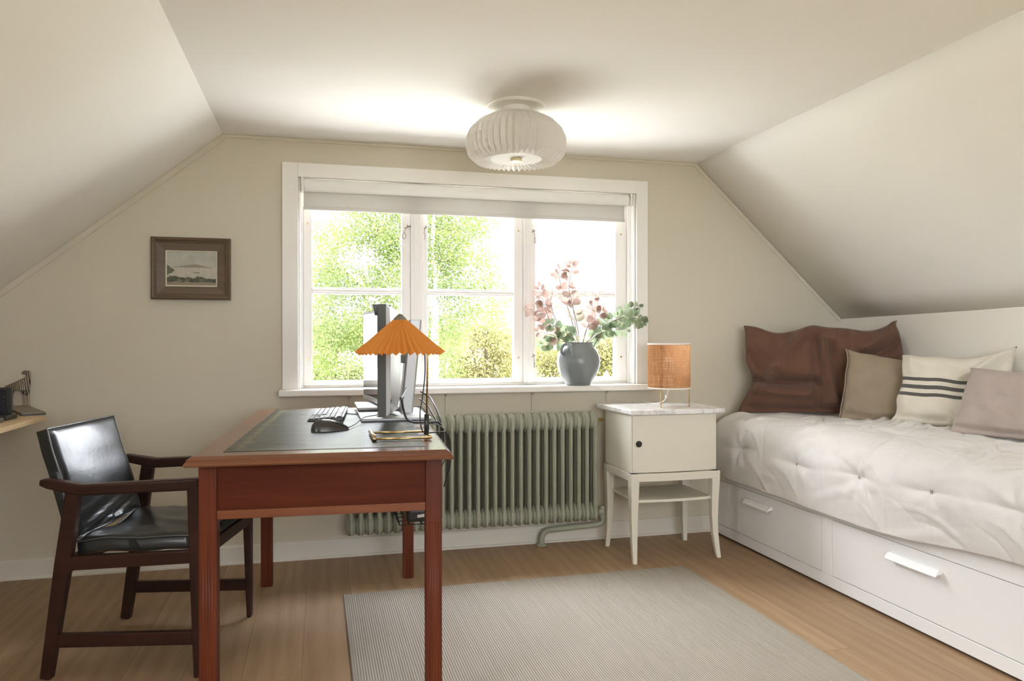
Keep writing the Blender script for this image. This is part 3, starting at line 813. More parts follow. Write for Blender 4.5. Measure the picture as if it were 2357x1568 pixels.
# ------------------------------------------------------------------ cushions
def cushion(name, label, bl_, dirv, w, h, lean, thick, mat, seed, group=None, pinch=.06, wr=1., ear=(0, 0), flange=0., folds=(), dent=()):
    """stands on its lower edge: bl_ bottom-left corner, dirv along the lower edge, lean = offset of the top edge from the bottom one"""
    d = Vector((dirv[0], dirv[1], 0)).normalized(); up = Vector((lean[0], lean[1], h)); n = d.cross(up).normalized()
    c = Vector(bl_) + d * w / 2 + up * .5
    n_u, n_v = 64, 52
    vf, vb = {}, {}
    m = MB()
    def P(u, v, s):
        a, bb = 2 * u - 1, 2 * v - 1
        ex = (1 - abs(a) ** 3.2); ey = (1 - abs(bb) ** 3.2)
        t = thick * .5 * (max(0, ex) ** .45) * (max(0, ey) ** .45)
        xx = a * (1 - pinch * (1 - bb * bb) * (abs(a) ** 2)); zz = bb * (1 - pinch * (1 - a * a) * (abs(bb) ** 2))
        q = noise.noise(Vector((u * 2.6 + seed, v * 2.6, seed * 1.7 + s))) * .020 * wr + noise.noise(Vector((u * 7 + seed, v * 5, seed + s))) * .008 * wr
        rw = noise.noise(Vector(((u * .8 + v) * 7 + seed, (u - v) * 1.4, s * 3.)))
        q += max(0, rw) ** 1.5 * .018 * wr
        for u0, v0, u1, v1, fw, fh in folds:
            dx, dy = u1 - u0, v1 - v0; l2 = dx * dx + dy * dy
            tt = ((u - u0) * dx + (v - v0) * dy) / l2; tc_ = max(0., min(1., tt))
            bow_ = math.sin(PI * tc_) * .02
            px, py = u - u0 - dx * tc_, v - v0 - dy * tc_ + bow_
            q += fh * math.exp(-(px * px + py * py * .5) / (fw * fw)) * (1 if 0 <= tt <= 1 else .9)
        edge = noise.noise(Vector((a * 2 + seed * 3, bb * 2, 7.))) * .016 * wr
        pos = c + d * (xx * w / 2 + edge * abs(a)) + up * (zz * .5) + Vector((0, 0, edge * bb * .8 * max(0, bb)))
        if dent:
            for (u0, v0, fw, ddx, ddz) in dent:
                g = math.exp(-((u - u0) ** 2 + (v - v0) ** 2) / (fw * fw)); pos += d * ddx * g + Vector((0, 0, ddz * g))
        pos += n * s * (t + q * min(1, t / (thick * .25)))
        # crumple the upper right corner when asked
        if ear[0]:
            k = max(0, a - .5) * 2 * max(0, bb - .3) / .7
            pos += Vector((0, 0, ear[0] * k)) + d * ear[1] * k
        return pos
    for s, D in ((1, vf), (-1, vb)):
        for i in range(n_u + 1):
            for j in range(n_v + 1):
                if s == -1 and (i in (0, n_u) or j in (0, n_v)): D[i, j] = vf[i, j]
                else: D[i, j] = m.bm.verts.new(P(i / n_u, j / n_v, s))
        for i in range(n_u):
            for j in range(n_v):
                q = (D[i, j], D[i + 1, j], D[i + 1, j + 1], D[i, j + 1])
                m.bm.faces.new(q if s == 1 else q[::-1])
    org = Vector(bl_) + d * w / 2
    bmesh.ops.translate(m.bm, verts=m.bm.verts, vec=-org)
    o = m.build(name, mat, smooth=True); o.location = org
    tag(o, label, 'cushion', group)
    if flange:
        f = MB()
        loop = [vfp for vfp in [(0, k / 20) for k in range(21)]]
        pts = [P(0, v, 1) - org for _, v in loop]
        f.tube([p - d * .004 for p in pts], .004, 6); f.build('seam_edge', mat, o, smooth=True)
    return o
BROWN = mat_cloth('brown_linen', (.142, .074, .050), 800, .08, wr=(9, .35))
TAUPE = mat_cloth('taupe_linen', (.305, .245, .175), 800, .06, wr=(6, .12))
CREAM = mat_cloth('cream_striped_linen', (.66, .615, .515), 800, .04, stripes=[(.222, .0075), (.188, .0085), (.155, .0075)], wr=(6, .15))
MAUVE = mat_cloth('mauve_linen', (.40, .335, .295), 800, .06, wr=(6, .14))
cushion('pillow', 'large crumpled chocolate brown pillow propped across the bed corner', (2.226, -.150, .672), (.84, -.54), .80, .475, (.035, .035), .15, BROWN, 3.1, pinch=.055, wr=1.3, ear=(.02, .0),
        folds=((.41, .98, .15, .40, .040, .048), (.46, .88, .50, .10, .026, -.040), (.50, .86, .60, .13, .024, .040), (.555, .8, .64, .15, .018, -.034), (.02, .39, .47, .375, .026, -.062), (.06, .29, .42, .22, .032, .040), (.08, .075, .58, .06, .024, -.040), (.02, .70, .10, .45, .026, -.024), (.18, .66, .04, .90, .035, .020), (.93, .95, .76, .74, .026, .040), (.98, .82, .76, .62, .028, -.050), (.30, .97, .25, .60, .022, -.028), (.66, .97, .72, .55, .028, .030), (.60, .98, .56, .7, .02, -.024), (.2, .52, .44, .47, .02, .016)), dent=((.0, .42, .16, .035, 0), (.0, .08, .10, -.012, 0), (.22, 1., .12, 0, -.022), (.45, 1., .07, 0, .018), (.82, 1., .10, 0, -.020), (.985, .98, .06, -.03, .012), (1., .55, .2, .03, 0)))
cushion('cushion', 'square taupe cushion leaning on the brown pillow', (2.520, -.580, .664), (.80, -.60), .38, .355, (.080, .040), .13, TAUPE, 8.4, pinch=.06, wr=.7, flange=1, dent=((1., 1., .6, 0, -.05), (0, 1, .12, 0, .012)), folds=((.05, .10, .6, .05, .03, -.02), (.1, .3, .2, .06, .03, .014)))
cushion('cushion', 'cream cushion with three dark stripes between the taupe and mauve cushions', (2.650, -.815, .668), (.46, -.89), .46, .335, (.080, .045), .16, CREAM, 5.2, pinch=.06, wr=1.0, ear=(.045, .02), dent=((.55, 1., .2, 0, -.012), (0, .35, .2, -.012, 0), (0, 0, .1, -.03, -.004)), folds=((.95, .95, .62, .66, .04, .022), (.98, .84, .72, .56, .035, -.02), (.1, .95, .16, .7, .04, .012), (.05, .12, .5, .08, .03, -.018)))
cushion('cushion', 'plain mauve grey cushion overlapping the striped one, cut by the right photo edge', (2.630, -1.150, .664), (.36, -.93), .46, .290, (.075, -.038), .12, MAUVE, 11.7, pinch=.06, wr=.6, folds=((.05, .12, .7, .07, .03, -.02), (.2, .7, .4, .3, .05, .008)))

# ------------------------------------------------------------------ rug
rg = MB(); rg.box((0, 0, .004), (1.57, 2.30, .008)); rg = rg.build('rug', mat_rug(), bevel=.003)
rg.location = (.885, -1.745, 0); rg.rotation_euler = (0, 0, .008)
tag(rg, 'flat woven beige and grey ribbed rug on the oak floor', 'rug')

# ------------------------------------------------------------------ desk
DT = .768
th = math.radians(-3.1)
du, dv = Vector((math.cos(th), math.sin(th), 0)), Vector((-math.sin(th), math.cos(th), 0))
RL = Vector((-.256, -.309, 0))
DC = RL + du * .338 - dv * .694
dk = thing('desk', 'mahogany writing desk with a green leather top standing end-on to the camera', 'desk', DC, th)
HU, HV = .338, .694
m = MB()
prof = [(-.006, -.0265), (.016, -.0265), (.020, -.022), (.017, -.016), (.013, -.012), (.013, -.008), (.006, -.004), (.0, 0.)]
rings = [[(-HU - e_, -HV - e_, DT + z), (HU + e_, -HV - e_, DT + z), (HU + e_, HV + e_, DT + z), (-HU - e_, HV + e_, DT + z)] for e_, z in prof]
m.loft(rings); m.build('desktop', MAHOGT, dk)
m = MB(); m.span((-.279, -.638, DT - .002), (.279, .638, DT + .0012)); m.build('leather_inlay', mat_leather_inlay(), dk, bevel=.001); bpy.data.objects['leather_inlay'].location = (.008, .012, 0)
LZ = DT - .0265
def desk_leg(cx, cy, z0=0.):
    m = MB(); h = .0235
    m.span((cx - h, cy - h, z0), (cx + h, cy + h, LZ))
    o = m.build('leg', MAHOGZ, dk, bevel=.003)
    r = MB()                                # reeding on the lower part of every face
    for k in (-.011, -.0037, .0037, .011):
        for sx, sy in ((k, -h + .0021), (k, h - .0021)):
            r.tube([(cx + sx, cy + sy, z0), (cx + sx, cy + sy, .555)], .0028, 6)
        for sx, sy in ((-h + .0021, k), (h - .0021, k)):
            r.tube([(cx + sx, cy + sy, z0), (cx + sx, cy + sy, .555)], .0028, 6)
    r.build('reeding', MAHOGZ, o, smooth=True)
LX, LY = HU - .031, HV - .064
for sx in (-1, 1):
    for sy in (-1, 1): desk_leg(sx * LX, sy * LY, .0085 if (sx > 0 and sy < 0) else 0.)
for sy in (-1, 1):
    m = MB(); m.span((-LX + .0235, sy * LY - .016, .612), (LX - .0235, sy * LY + .016, LZ)); m.build('end_panel', MAHOG, dk)
    m = MB(); m.span((-LX + .0235, sy * LY - .0215, .588), (LX - .0235, sy * LY + .018, .612)); m.build('end_rail', MAHOGL, dk, bevel=.0015)
for sx in (-1, 1):
    for ya, yb, zb in ((-LY + .0235, -.27, .612), (-.27, .27, .672), (.27, LY - .0235, .612)):
        m = MB(); m.span((sx * LX - .014, ya, zb), (sx * LX + .014, yb, LZ))
        d = m.build('drawer' if sx < 0 else 'side_panel', mat_wood('mahogany_side', (.052, .014, .006), (.085, .024, .011), (.125, .04, .019), .34, coat=.25, axis='Y') if False else MAHOG, dk, bevel=.001)
        if sx < 0:
            k = MB(); k.lathe([(.0105, 0), (.012, .010), (.007, .018), (.0005, .020)], 16, (-LX - .032, (ya + yb) / 2, (zb + LZ) / 2), 'X'); k.build('knob', BRASS, d, smooth=True)
    for ya, yb in ((-LY + .0235, -.27), (.27, LY - .0235)):
        m = MB(); m.span((sx * LX - .018, ya, .588), (sx * LX + .018, yb, .612)); m.build('side_rail', MAHOGL, dk, bevel=.0015)

# wire cable basket under the desk, with an adapter in it
bk = thing('cable_basket', 'black wire cable basket hanging under the right side of the desk', 'basket', (.275, -1.125, .742))
m = MB()
prof = [(-.075, .0), (-.075, -.10), (-.050, -.150), (-.030, -.245), (.075, -.245), (.082, -.238)]
for k in range(0, 14):
    y = -.345 + .69 * k / 13
    m.tube([(x - .005, y, z) for x, z in prof], .0017, 6)
for x, z in ((-.075, -.09), (-.062, -.128), (-.050, -.155), (-.040, -.20), (-.030, -.245), (.0, -.245), (.04, -.245), (.075, -.245)):
    m.tube([(x - .005, -.345, z), (x - .005, .345, z)], .0020, 6)
m.tube([(.072, -.345, -.245), (.082, -.350, -.253), (.086, -.350, -.261)], .003, 6)
m.build('wire_mesh', BLACKM, bk, smooth=True)
m = MB(); m.span((-.078, -.02, -.01), (-.074, .02, .0)); m.build('hanger', BLACKM, bk)
pa = thing('power_adapter', 'black power adapter with a white sticker lying in the wire basket', 'adapter', (.318, -1.372, .4995))
m = MB(); m.span((-.055, -.09, .0), (.052, .09, .045)); m.build('case', BLACKP, pa, bevel=.012, bseg=4)
m = MB(); m.loft([[(-.022 + .062 * k / 8, -.0905 - .0 * k, .016 + .010 * (k / 8) ** 1.6) for k in range(9)] + [(-.022 + .062 * (8 - k) / 8, -.0905, .025 + .011 * ((8 - k) / 8) ** 1.6) for k in range(9)], [(-.022 + .062 * k / 8, -.0895, .016 + .010 * (k / 8) ** 1.6) for k in range(9)] + [(-.022 + .062 * (8 - k) / 8, -.0895, .025 + .011 * ((8 - k) / 8) ** 1.6) for k in range(9)]])
m.build('sticker', M('white_sticker', (.62, .60, .55), .5), pa)

# ------------------------------------------------------------------ monitor
mo = thing('monitor', 'large curved silver monitor seen from its edge on the desk', 'monitor', (.235, -.745, DT))
MW, MH, MR, MZ = .895, .394, 2.3, .040
def arc(t, off=0.):
    """t in -1..1 along the width, concave towards -x"""
    a = t * MW / 2 / MR
    return Vector(((MR + off) * (math.cos(a)) - MR, (MR + off) * math.sin(a)))
SCR = M('screen_glass', (.01, .01, .012), .06, spec=.9)
m = MB(); n = 32
for o0, o1, z0, z1, nm, mt_ in ((-.0005, .0015, .018, MH - .010, 'screen', SCR),):
    rings = []
    for k in range(n + 1):
        t = (-1 + 2 * k / n) * .985
        a, c = arc(t, o0), arc(t, o1)
        rings.append([(a.x, a.y, MZ + z0), (c.x, c.y, MZ + z0), (c.x, c.y, MZ + z1), (a.x, a.y, MZ + z1)])
    m.loft(rings); m.build(nm, mt_, mo, smooth=True, angle=30)
m = MB(); rings = []
for k in range(n + 1):
    t = -1 + 2 * k / n; a, c = arc(t, .0015), arc(t, .030)
    rings.append([(a.x, a.y, MZ), (c.x, c.y, MZ), (c.x, c.y, MZ + MH), (a.x, a.y, MZ + MH)])
m.loft(rings); bz = m.build('bezel', DARKP, mo, smooth=True, angle=30)
m = MB(); rings = []
for k in range(n + 1):
    t = -1 + 2 * k / n; a, c = arc(t, -.002), arc(t, .003)
    rings.append([(a.x, a.y, MZ), (c.x, c.y, MZ), (c.x, c.y, MZ + .017), (a.x, a.y, MZ + .017)])
m.loft(rings); m.build('chin', STEEL, mo, smooth=True, angle=30)
m = MB(); rings = []
for k in range(n + 1):
    t = -1 + 2 * k / n
    bul = .016 + .026 * (1 - abs(t) ** 4)
    a, c = arc(t, .030), arc(t, .030 + bul)
    rings.append([(a.x, a.y, MZ + .002), (a.x + bul * .75, a.y, MZ + .014), (c.x, c.y, MZ + .08), (c.x, c.y, MZ + MH - .08), (a.x + bul * .75, a.y, MZ + MH - .014), (a.x, a.y, MZ + MH - .002)])
m.loft(rings); bs = m.build('back_shell', STEEL, mo, smooth=True, angle=50)
m = MB(); a = arc(-1)
m.span((a.x + .0235, a.y - .0012, MZ + .03), (a.x + .0275, a.y + .002, MZ + MH - .05)); m.build('vent_strip', BLACKP, bz)
a = arc(-.985, .054)
m = MB(); m.span((a.x - .009, a.y - .003, MZ + .050), (a.x - .006, a.y + .02, MZ + .062)); m.span((a.x - .012, a.y - .003, MZ + .060), (a.x - .010, a.y + .02, MZ + .072)); m.build('port_mark', BLACKP, bs)
m = MB(); m.loft([[(.070, -.035, .215), (.070, .035, .215), (.070, .035, .250), (.070, -.035, .250)], [(.135, -.028, .215), (.135, .028, .215), (.135, .028, .250), (.135, -.028, .250)]]); m.build('arm', DARKP, mo, bevel=.004)
m = MB(); rings = []
for z, x in ((.012, .077), (.39, .113)):
    rings.append([(x - .0, -.034, z), (x + .008, -.040, z), (x + .046, -.040, z), (x + .052, -.034, z), (x + .052, .034, z), (x + .046, .040, z), (x + .008, .040, z), (x, .034, z)])
m.loft(rings); m.build('stand_column', STEEL, mo, bevel=.002)
m = MB(); m.span((-.088, -.235, .004), (.176, .195, .014)); ba = m.build('base_plate', STEEL, mo, bevel=.003)
m = MB(); m.span((-.084, -.231, .0), (.172, .191, .0045)); m.build('base_pad', BLACKP, ba)
wc = thing('webcam', 'small dark webcam clipped to the top edge of the monitor', 'webcam', (.235, -.745, DT + MZ + MH))
m = MB(); m.prism([(-.032, -.030, .018), (-.004, -.030, .018), (-.008, -.030, -.026), (-.022, -.030, -.026)], (0, .06, 0)); m.build('camera_head', DARKP, wc, bevel=.002)
m = MB(); m.span((-.004, -.03, .001), (.03, .03, .016)); m.span((.031, -.03, -.05), (.040, .03, .016)); m.build('clip', DARKP, wc, bevel=.002)

lp = thing('laptop', 'closed silver laptop lying on the monitor stand foot', 'laptop', (.255, -.555, DT + .0145))
m = MB(); m.span((-.108, -.135, .004), (.108, .16, .016)); m.build('lid', STEEL, lp, bevel=.004, bseg=3)
m = MB(); m.span((-.100, -.128, .0), (.100, .152, .0042)); m.build('underside', BLACKP, lp)

# keyboard
KBm = M('grey_keyboard_plastic', (.085, .085, .078), .45)
KEY = M('grey_keycap', (.12, .12, .112), .40)
kb = thing('keyboard', 'dark full-size keyboard on the leather desktop behind the mouse', 'keyboard', (.032, -.695, DT + .0013), math.radians(-4))
tilt = Matrix.Rotation(math.radians(4.), 3, 'Y')
m = MB(); m.loft([[(-.066, -.215, 0.), (.066, -.215, 0.), (.070, -.215, .017), (-.066, -.215, .007)], [(-.066, .215, 0.), (.066, .215, 0.), (.070, .215, .017), (-.066, .215, .007)]]); m.build('case', KBm, kb, bevel=.004)
rows = [(-.056, 'kkkwwwwwkkkk'), ]
def key(m, x, y, wx, wy):
    z = .007 + .010 * (x + .066) / .132
    m.loft([[(x - wx / 2, y - wy / 2, z), (x + wx / 2, y - wy / 2, z), (x + wx / 2, y + wy / 2, z), (x - wx / 2, y + wy / 2, z)], [(x - wx / 2 + .0018, y - wy / 2 + .0018, z + .0032), (x + wx / 2 - .0018, y - wy / 2 + .0018, z + .0038), (x + wx / 2 - .0018, y + wy / 2 - .0018, z + .0038), (x - wx / 2 + .0018, y + wy / 2 - .0018, z + .0032)]])
keys = []
for r in range(6):
    x = -.052 + r * .0195 + (.006 if r == 5 else 0)
    # typing block, arrow block, number block along y (towards the camera: number block)
    y = .205
    wid = [.0190] * 15
    if r == 0: wid = [.0235, .0235, .0235, .112, .0235, .0235, .0235, .0235]
    for w_ in wid:
        keys.append((x, y - w_ / 2, .0178, w_ - .0012)); y -= w_
    for k in range(3):
        if r in (2,) : continue
        if r == 1 and k != 1: continue
        keys.append((x, -.092 - .0095 - k * .0190, .0178, .0178))
    for k in range(4):
        keys.append((x, -.154 - .0075 - k * .0155, .0178, .0143))
for i, (x, y, wx, wy) in enumerate(keys[:100]):
    m = MB(); key(m, x, y, wx, wy); m.build('key', KEY, kb)
if len(keys) > 100:
    m = MB()
    for x, y, wx, wy in keys[100:]: key(m, x, y, wx, wy)
    o = m.build('key', KEY, kb); o['kind'] = 'stuff'
def loc_to(root, w):
    return root.matrix_basis.inverted() @ Vector(w)
m = MB(); m.tube([loc_to(kb, p) for p in smooth_path([(.088, -.64, .776), (.12, -.66, .7715), (.17, -.70, .775), (.23, -.66, .789), (.32, -.62, .795), (.40, -.58, .790), (.435, -.60, .772), (.44, -.62, .70), (.42, -.66, .60)], 6)], .0020, 6); m.build('cable', BLACKP, kb, smooth=True)

# mouse
ms = thing('computer_mouse', 'black computer mouse in front of the keyboard', 'mouse', (.030, -1.200, DT + .0013), math.radians(10))
m = MB(); rings = []
for x, w_, h_ in ((-.0615, .010, .010), (-.058, .022, .022), (-.048, .030, .032), (-.030, .0335, .0385), (-.005, .0335, .0385), (.020, .032, .032), (.042, .029, .0225), (.056, .024, .0145), (.063, .016, .009)):
    rings.append([(x, w_ * math.cos(a) * (1.0 if math.sin(a) < .2 else .96), max(0., h_ * math.sin(a) ** .8 if math.sin(a) > 0 else 0)) for a in [PI * k / 14 for k in range(15)]])
m.loft(rings); m.build('shell', M('glossy_black_plastic', (.03, .029, .026), .22, spec=.6), ms, smooth=True, angle=60)
m = MB(); m.tube([(.034, 0, .026), (.046, 0, .022)], .004, 8); m.build('scroll_wheel', DARKP, ms)
m = MB(); m.tube([loc_to(ms, p) for p in smooth_path([(.093, -1.189, .776), (.12, -1.10, .777), (.155, -.99, .788), (.20, -.90, .786), (.26, -.86, .787), (.34, -.98, .7725), (.37, -1.08, .772), (.40, -1.15, .774), (.425, -1.20, .755), (.428, -1.22, .68), (.41, -1.2, .62)], 6)], .0018, 6); m.build('cable', BLACKP, ms, smooth=True)

# cables from the monitor over the desk edge
def cable(label, pts, r):
    m = MB(); m.tube(smooth_path(pts, 8), r, 8); o = m.build('cable', BLACKP, smooth=True); tag(o, label, 'cable'); return o
cable('thick black cable looping from the monitor back along the stand foot and off the desk', [(.285, -1.10, .860), (.290, -1.115, .826), (.300, -1.125, .794), (.322, -1.125, .781), (.36, -1.12, .778), (.405, -1.12, .779), (.418, -1.11, .775), (.432, -1.10, .752), (.438, -1.09, .70), (.42, -1.08, .62), (.36, -1.10, .545)], .0040)
cable('short black cable linking monitor back and stand column', [(.285, -1.06, .862), (.300, -1.0, .868), (.318, -.93, .884), (.330, -.84, .885)], .0042)
cable('black cable running from the stand column top down behind the lamp', [(.392, -.80, .868), (.420, -.86, .850), (.426, -.94, .826), (.432, -1.01, .796), (.434, -1.05, .765), (.432, -1.07, .69), (.42, -1.0, .60), (.36, -1.0, .55)], .0030)
cable('lower black cable leaving the stand column beside the radiator', [(.388, -.80, .838), (.412, -.87, .815), (.420, -.93, .792), (.426, -.97, .772), (.430, -1.0, .74), (.428, -.98, .66), (.40, -.92, .58)], .0030)

# ------------------------------------------------------------------ desk lamp
dl = thing('desk_lamp', 'brass desk lamp with an orange pleated cone shade', 'lamp', (.327, -1.450, DT + .0013))
for y in (.085, -.075):
    m = MB(); m.tube([(.004, y, .006), (-.166, y + .008, .006)], .0036, 8); m.build('base_rod', BRASS, dl, smooth=True)
m = MB(); m.tube([(-.168, .115, .008), (-.168, -.083, .008)], .0075, 14); m.build('base_weight', M('brushed_brass', (.50, .42, .28), .3, metal=1.), dl, smooth=True)
m = MB(); m.tube([(.004, .085, .006), (.004, -.075, .006)], .0036, 8); m.build('base_crossbar', BRASS, dl, smooth=True)
m = MB(); m.tube([(.0, .0, .006), (.001, .0, .072)], .0078, 14); m.build('grip', BLACKP, dl, smooth=True)
m = MB(); m.tube([(.001, 0, .07), (.004, 0, .255), (.002, 0, .275), (-.012, 0, .287), (-.080, 0, .292)], .0030, 8); m.build('stem', BRASS, dl, smooth=True)
NP2 = 38
m = MB(); rings = []
for r, z, a in ((.0185, .374, .05), (.05, .3455, .06), (.095, .304, .062), (.1345, .266, .058)):
    rings.append([(-.083 + r * (1 + (a if k % 2 else -a)) * math.cos(PI * k / NP2 + .05), r * (1 + (a if k % 2 else -a)) * math.sin(PI * k / NP2 + .05), z + (.0055 if (k % 2 and r > .1) else (-.0055 if r > .1 else 0)) ) for k in range(2 * NP2)])
m.loft(rings, cap=False); m.build('shade', SHADEO, dl)
m = MB(); m.lathe([(.0005, .391), (.006, .389), (.0205, .375), (.0215, .371), (.0195, .370)], 28, (-.083, 0, 0)); m.build('shade_cap', M('grey_cap', (.20, .19, .155), .4, metal=.5), dl, smooth=True, angle=50)
m = MB(); m.lathe([(.013, .345), (.013, .300), (.010, .294)], 16, (-.083, 0, 0)); m.build('bulb_socket', BLACKP, dl, smooth=True, angle=40)
m = MB(); m.lathe([(.009, .294), (.014, .288), (.016, .280), (.011, .272), (.001, .268)], 16, (-.083, 0, 0)); m.build('light_bulb', M('clear_bulb', (.85, .83, .78), .2), dl, smooth=True)
m = MB(); m.tube(smooth_path([(-.004, .012, .285), (-.003, .012, .20), (-.012, .012, .12), (-.019, .012, .075), (-.016, .008, .030), (-.004, .012, .010), (.02, .02, .010), (.060, .028, .010), (.068, .034, .006), (.082, .04, -.02), (.086, .06, -.10), (.07, .09, -.18)], 7), .0022, 6); m.build('cord', BLACKP, dl, smooth=True)

# ------------------------------------------------------------------ armchair
CA = math.atan2(-.2185, .9758)
ch = thing('armchair', 'dark wooden armchair with black leather seat and back pulled up to the desk', 'chair', (-.845, -1.152, 0), CA)
def bar(name, pts, w, h, axis=(0, 1, 0), mat=CHAIRW, parent=ch, bev=.005):
    """rectangular bar through pts; w across the given axis, h the other way"""
    P = [Vector(p) for p in pts]; ax = Vector(axis); rings = []
    for i, p in enumerate(P):
        t = (P[min(i + 1, len(P) - 1)] - P[max(i - 1, 0)]).normalized()
        n = t.cross(ax).normalized()
        ww = w[i] if isinstance(w, (list, tuple)) else w; hh = h[i] if isinstance(h, (list, tuple)) else h
        rings.append([p - ax * ww / 2 - n * hh / 2, p + ax * ww / 2 - n * hh / 2, p + ax * ww / 2 + n * hh / 2, p - ax * ww / 2 + n * hh / 2])
    m = MB(); m.loft(rings); return m.build(name, mat, parent, bevel=bev, bseg=3)
CS = .522
for s in (0., CS):
    bar('leg', [(-.001, s, 0), (.052, s, .36), (.087, s, .600)], .032, [.034, .048, .044])
    bar('leg', [(.474, s, 0), (.468, s, .36), (.463, s, .615)], .032, [.017, .031, .036])
    bar('armrest', [(-.018, s, .626), (.010, s, .621), (.105, s, .603), (.125, s, .602), (.30, s, .610), (.482, s, .618)], [.030, .040, .044, .044, .040, .036], [.020, .030, .036, .036, .036, .038], bev=.007)
    bar('stretcher', [(.030, s, .121), (.465, s, .126)], .022, .043, bev=.003)
    bar('seat_rail', [(.050, s, .352), (.085, s, .368), (.462, s, .386)], .028, [.055, .044, .040], bev=.003)
bar('seat_rail', [(.468, .0, .384), (.468, CS, .384)], .026, .042, axis=(1, 0, 0), bev=.003)
bar('seat_rail', [(.060, .0, .36), (.060, CS, .36)], .026, .042, axis=(1, 0, 0), bev=.003)
# cushions: soft boxes with piping
def soft_box(fn, nu, nv, thick):
    """fn(u,v) -> (point, normal); thickness tapers at the rim"""
    m = MB(); front, back = {}, {}
    for i in range(nu + 1):
        for j in range(nv + 1):
            u, v = i / nu, j / nv; p, n = fn(u, v)
            e_ = min(u, 1 - u, v, 1 - v); r = min(1, e_ / .05); puff = .010 * (math.sin(PI * u) * math.sin(PI * v)) ** .5
            f = math.sqrt(1 - (1 - r) ** 2) * .35 + .65
            front[i, j] = m.bm.verts.new(p + n * (thick / 2 * f + puff)); back[i, j] = m.bm.verts.new(p - n * thick / 2 * f)
    for i in range(nu):
        for j in range(nv):
            m.bm.faces.new((front[i, j], front[i + 1, j], front[i + 1, j + 1], front[i, j + 1])); m.bm.faces.new((back[i, j], back[i, j + 1], back[i + 1, j + 1], back[i + 1, j]))
    for i in range(nu):
        m.bm.faces.new((front[i, 0], back[i, 0], back[i + 1, 0], front[i + 1, 0])); m.bm.faces.new((front[i, nv], front[i + 1, nv], back[i + 1, nv], back[i, nv]))
    for j in range(nv):
        m.bm.faces.new((front[0, j], front[0, j + 1], back[0, j + 1], back[0, j])); m.bm.faces.new((front[nu, j], back[nu, j], back[nu, j + 1], front[nu, j + 1]))
    return m
bn = Vector((.957, 0, .29)).normalized()
S0, S1 = .042, .480
def backrest(u, v):
    s = S0 + (S1 - S0) * u
    z = .432 + .352 * v
    x = .090 - .104 * v - .030
    p = Vector((x, s, z))
    # creases near the foot of the back
    low = max(0., 1 - v / .32)
    p += bn * (.010 * low * math.sin(8 * (v * 6 - u * 1.3)) * math.sin(PI * u) - .006 * low * low)
    p += bn * .004 * noise.noise(Vector((u * 3, v * 4, 1.3)))
    return p, bn
br_ = soft_box(backrest, 26, 30, .050).build('backrest', LEATHER, ch, smooth=True, angle=55)
def rim_tube(fn, off, r, name, parent, mat, closed=True, us=None):
    pts = []
    N_ = 14
    path = [(k / N_, 0) for k in range(N_)] + [(1, k / N_) for k in range(N_)] + [(1 - k / N_, 1) for k in range(N_)] + [(0, 1 - k / N_) for k in range(N_ + 1)]
    for u, v in path:
        p, n = fn(u, v); pts.append(p + n * off)
    m = MB(); m.tube(pts, r, 6); return m.build(name, mat, parent, smooth=True)
rim_tube(backrest, .0185, .0030, 'piping', br_, PIPING)
sn = Vector((-.10, 0, 1)).normalized()
def seat(u, v):
    x = .080 + .395 * u; s = .030 + .462 * v
    p = Vector((x, s, .405 + .020 * u))
    q = noise.noise(Vector((u * 2.4, v * 3.2, 5.))) * .007 + max(0, noise.noise(Vector(((u + v) * 6, (u - v) * 2, 2.)))) * .010
    p += sn * (q + .012 * math.exp(-((u - .0) / .14) ** 2) * math.sin(v * 9))
    return p, sn
st_ = soft_box(seat, 28, 30, .052).build('seat_cushion', LEATHER, ch, smooth=True, angle=55)
rim_tube(seat, .022, .0030, 'piping', st_, PIPING)

# ------------------------------------------------------------------ pot with eucalyptus
POT = Vector((1.335, -.025, .8342))
pt = thing('stoneware_pot', 'blue-grey stoneware crock with a loop handle on the window sill', 'pot', POT)
POTM = M('grey_stoneware_glaze', (.20, .222, .225), .30, spec=.6, var=(9, .10), bump=(30, .05))
m = MB(); m.lathe([(.001, .0), (.062, .0), (.067, .004), (.082, .030), (.100, .062), (.113, .098), (.1165, .125), (.112, .158), (.098, .188), (.083, .205), (.077, .213), (.079, .221), (.083, .226), (.081, .229), (.073, .227), (.070, .212), (.085, .190), (.100, .150), (.100, .1), (.06, .02), (.001, .015)], 56, cap=False)
m.build('body', POTM, pt, smooth=True, angle=70)
for a in (math.radians(222), math.radians(42)):
    c, s = math.cos(a), math.sin(a); t = Vector((-s, c, 0)); r = Vector((c, s, 0))
    hp = [t * -.030 + r * .106 + Vector((0, 0, .160)), t * -.034 + r * .122 + Vector((0, 0, .178)), t * -.024 + r * .124 + Vector((0, 0, .207)), t * .0 + r * .118 + Vector((0, 0, .221)), t * .024 + r * .124 + Vector((0, 0, .207)), t * .034 + r * .122 + Vector((0, 0, .178)), t * .032 + r * .107 + Vector((0, 0, .156))]
    m = MB(); m.tube(smooth_path(hp, 6), .0075, 10); m.build('handle', POTM, pt, smooth=True)
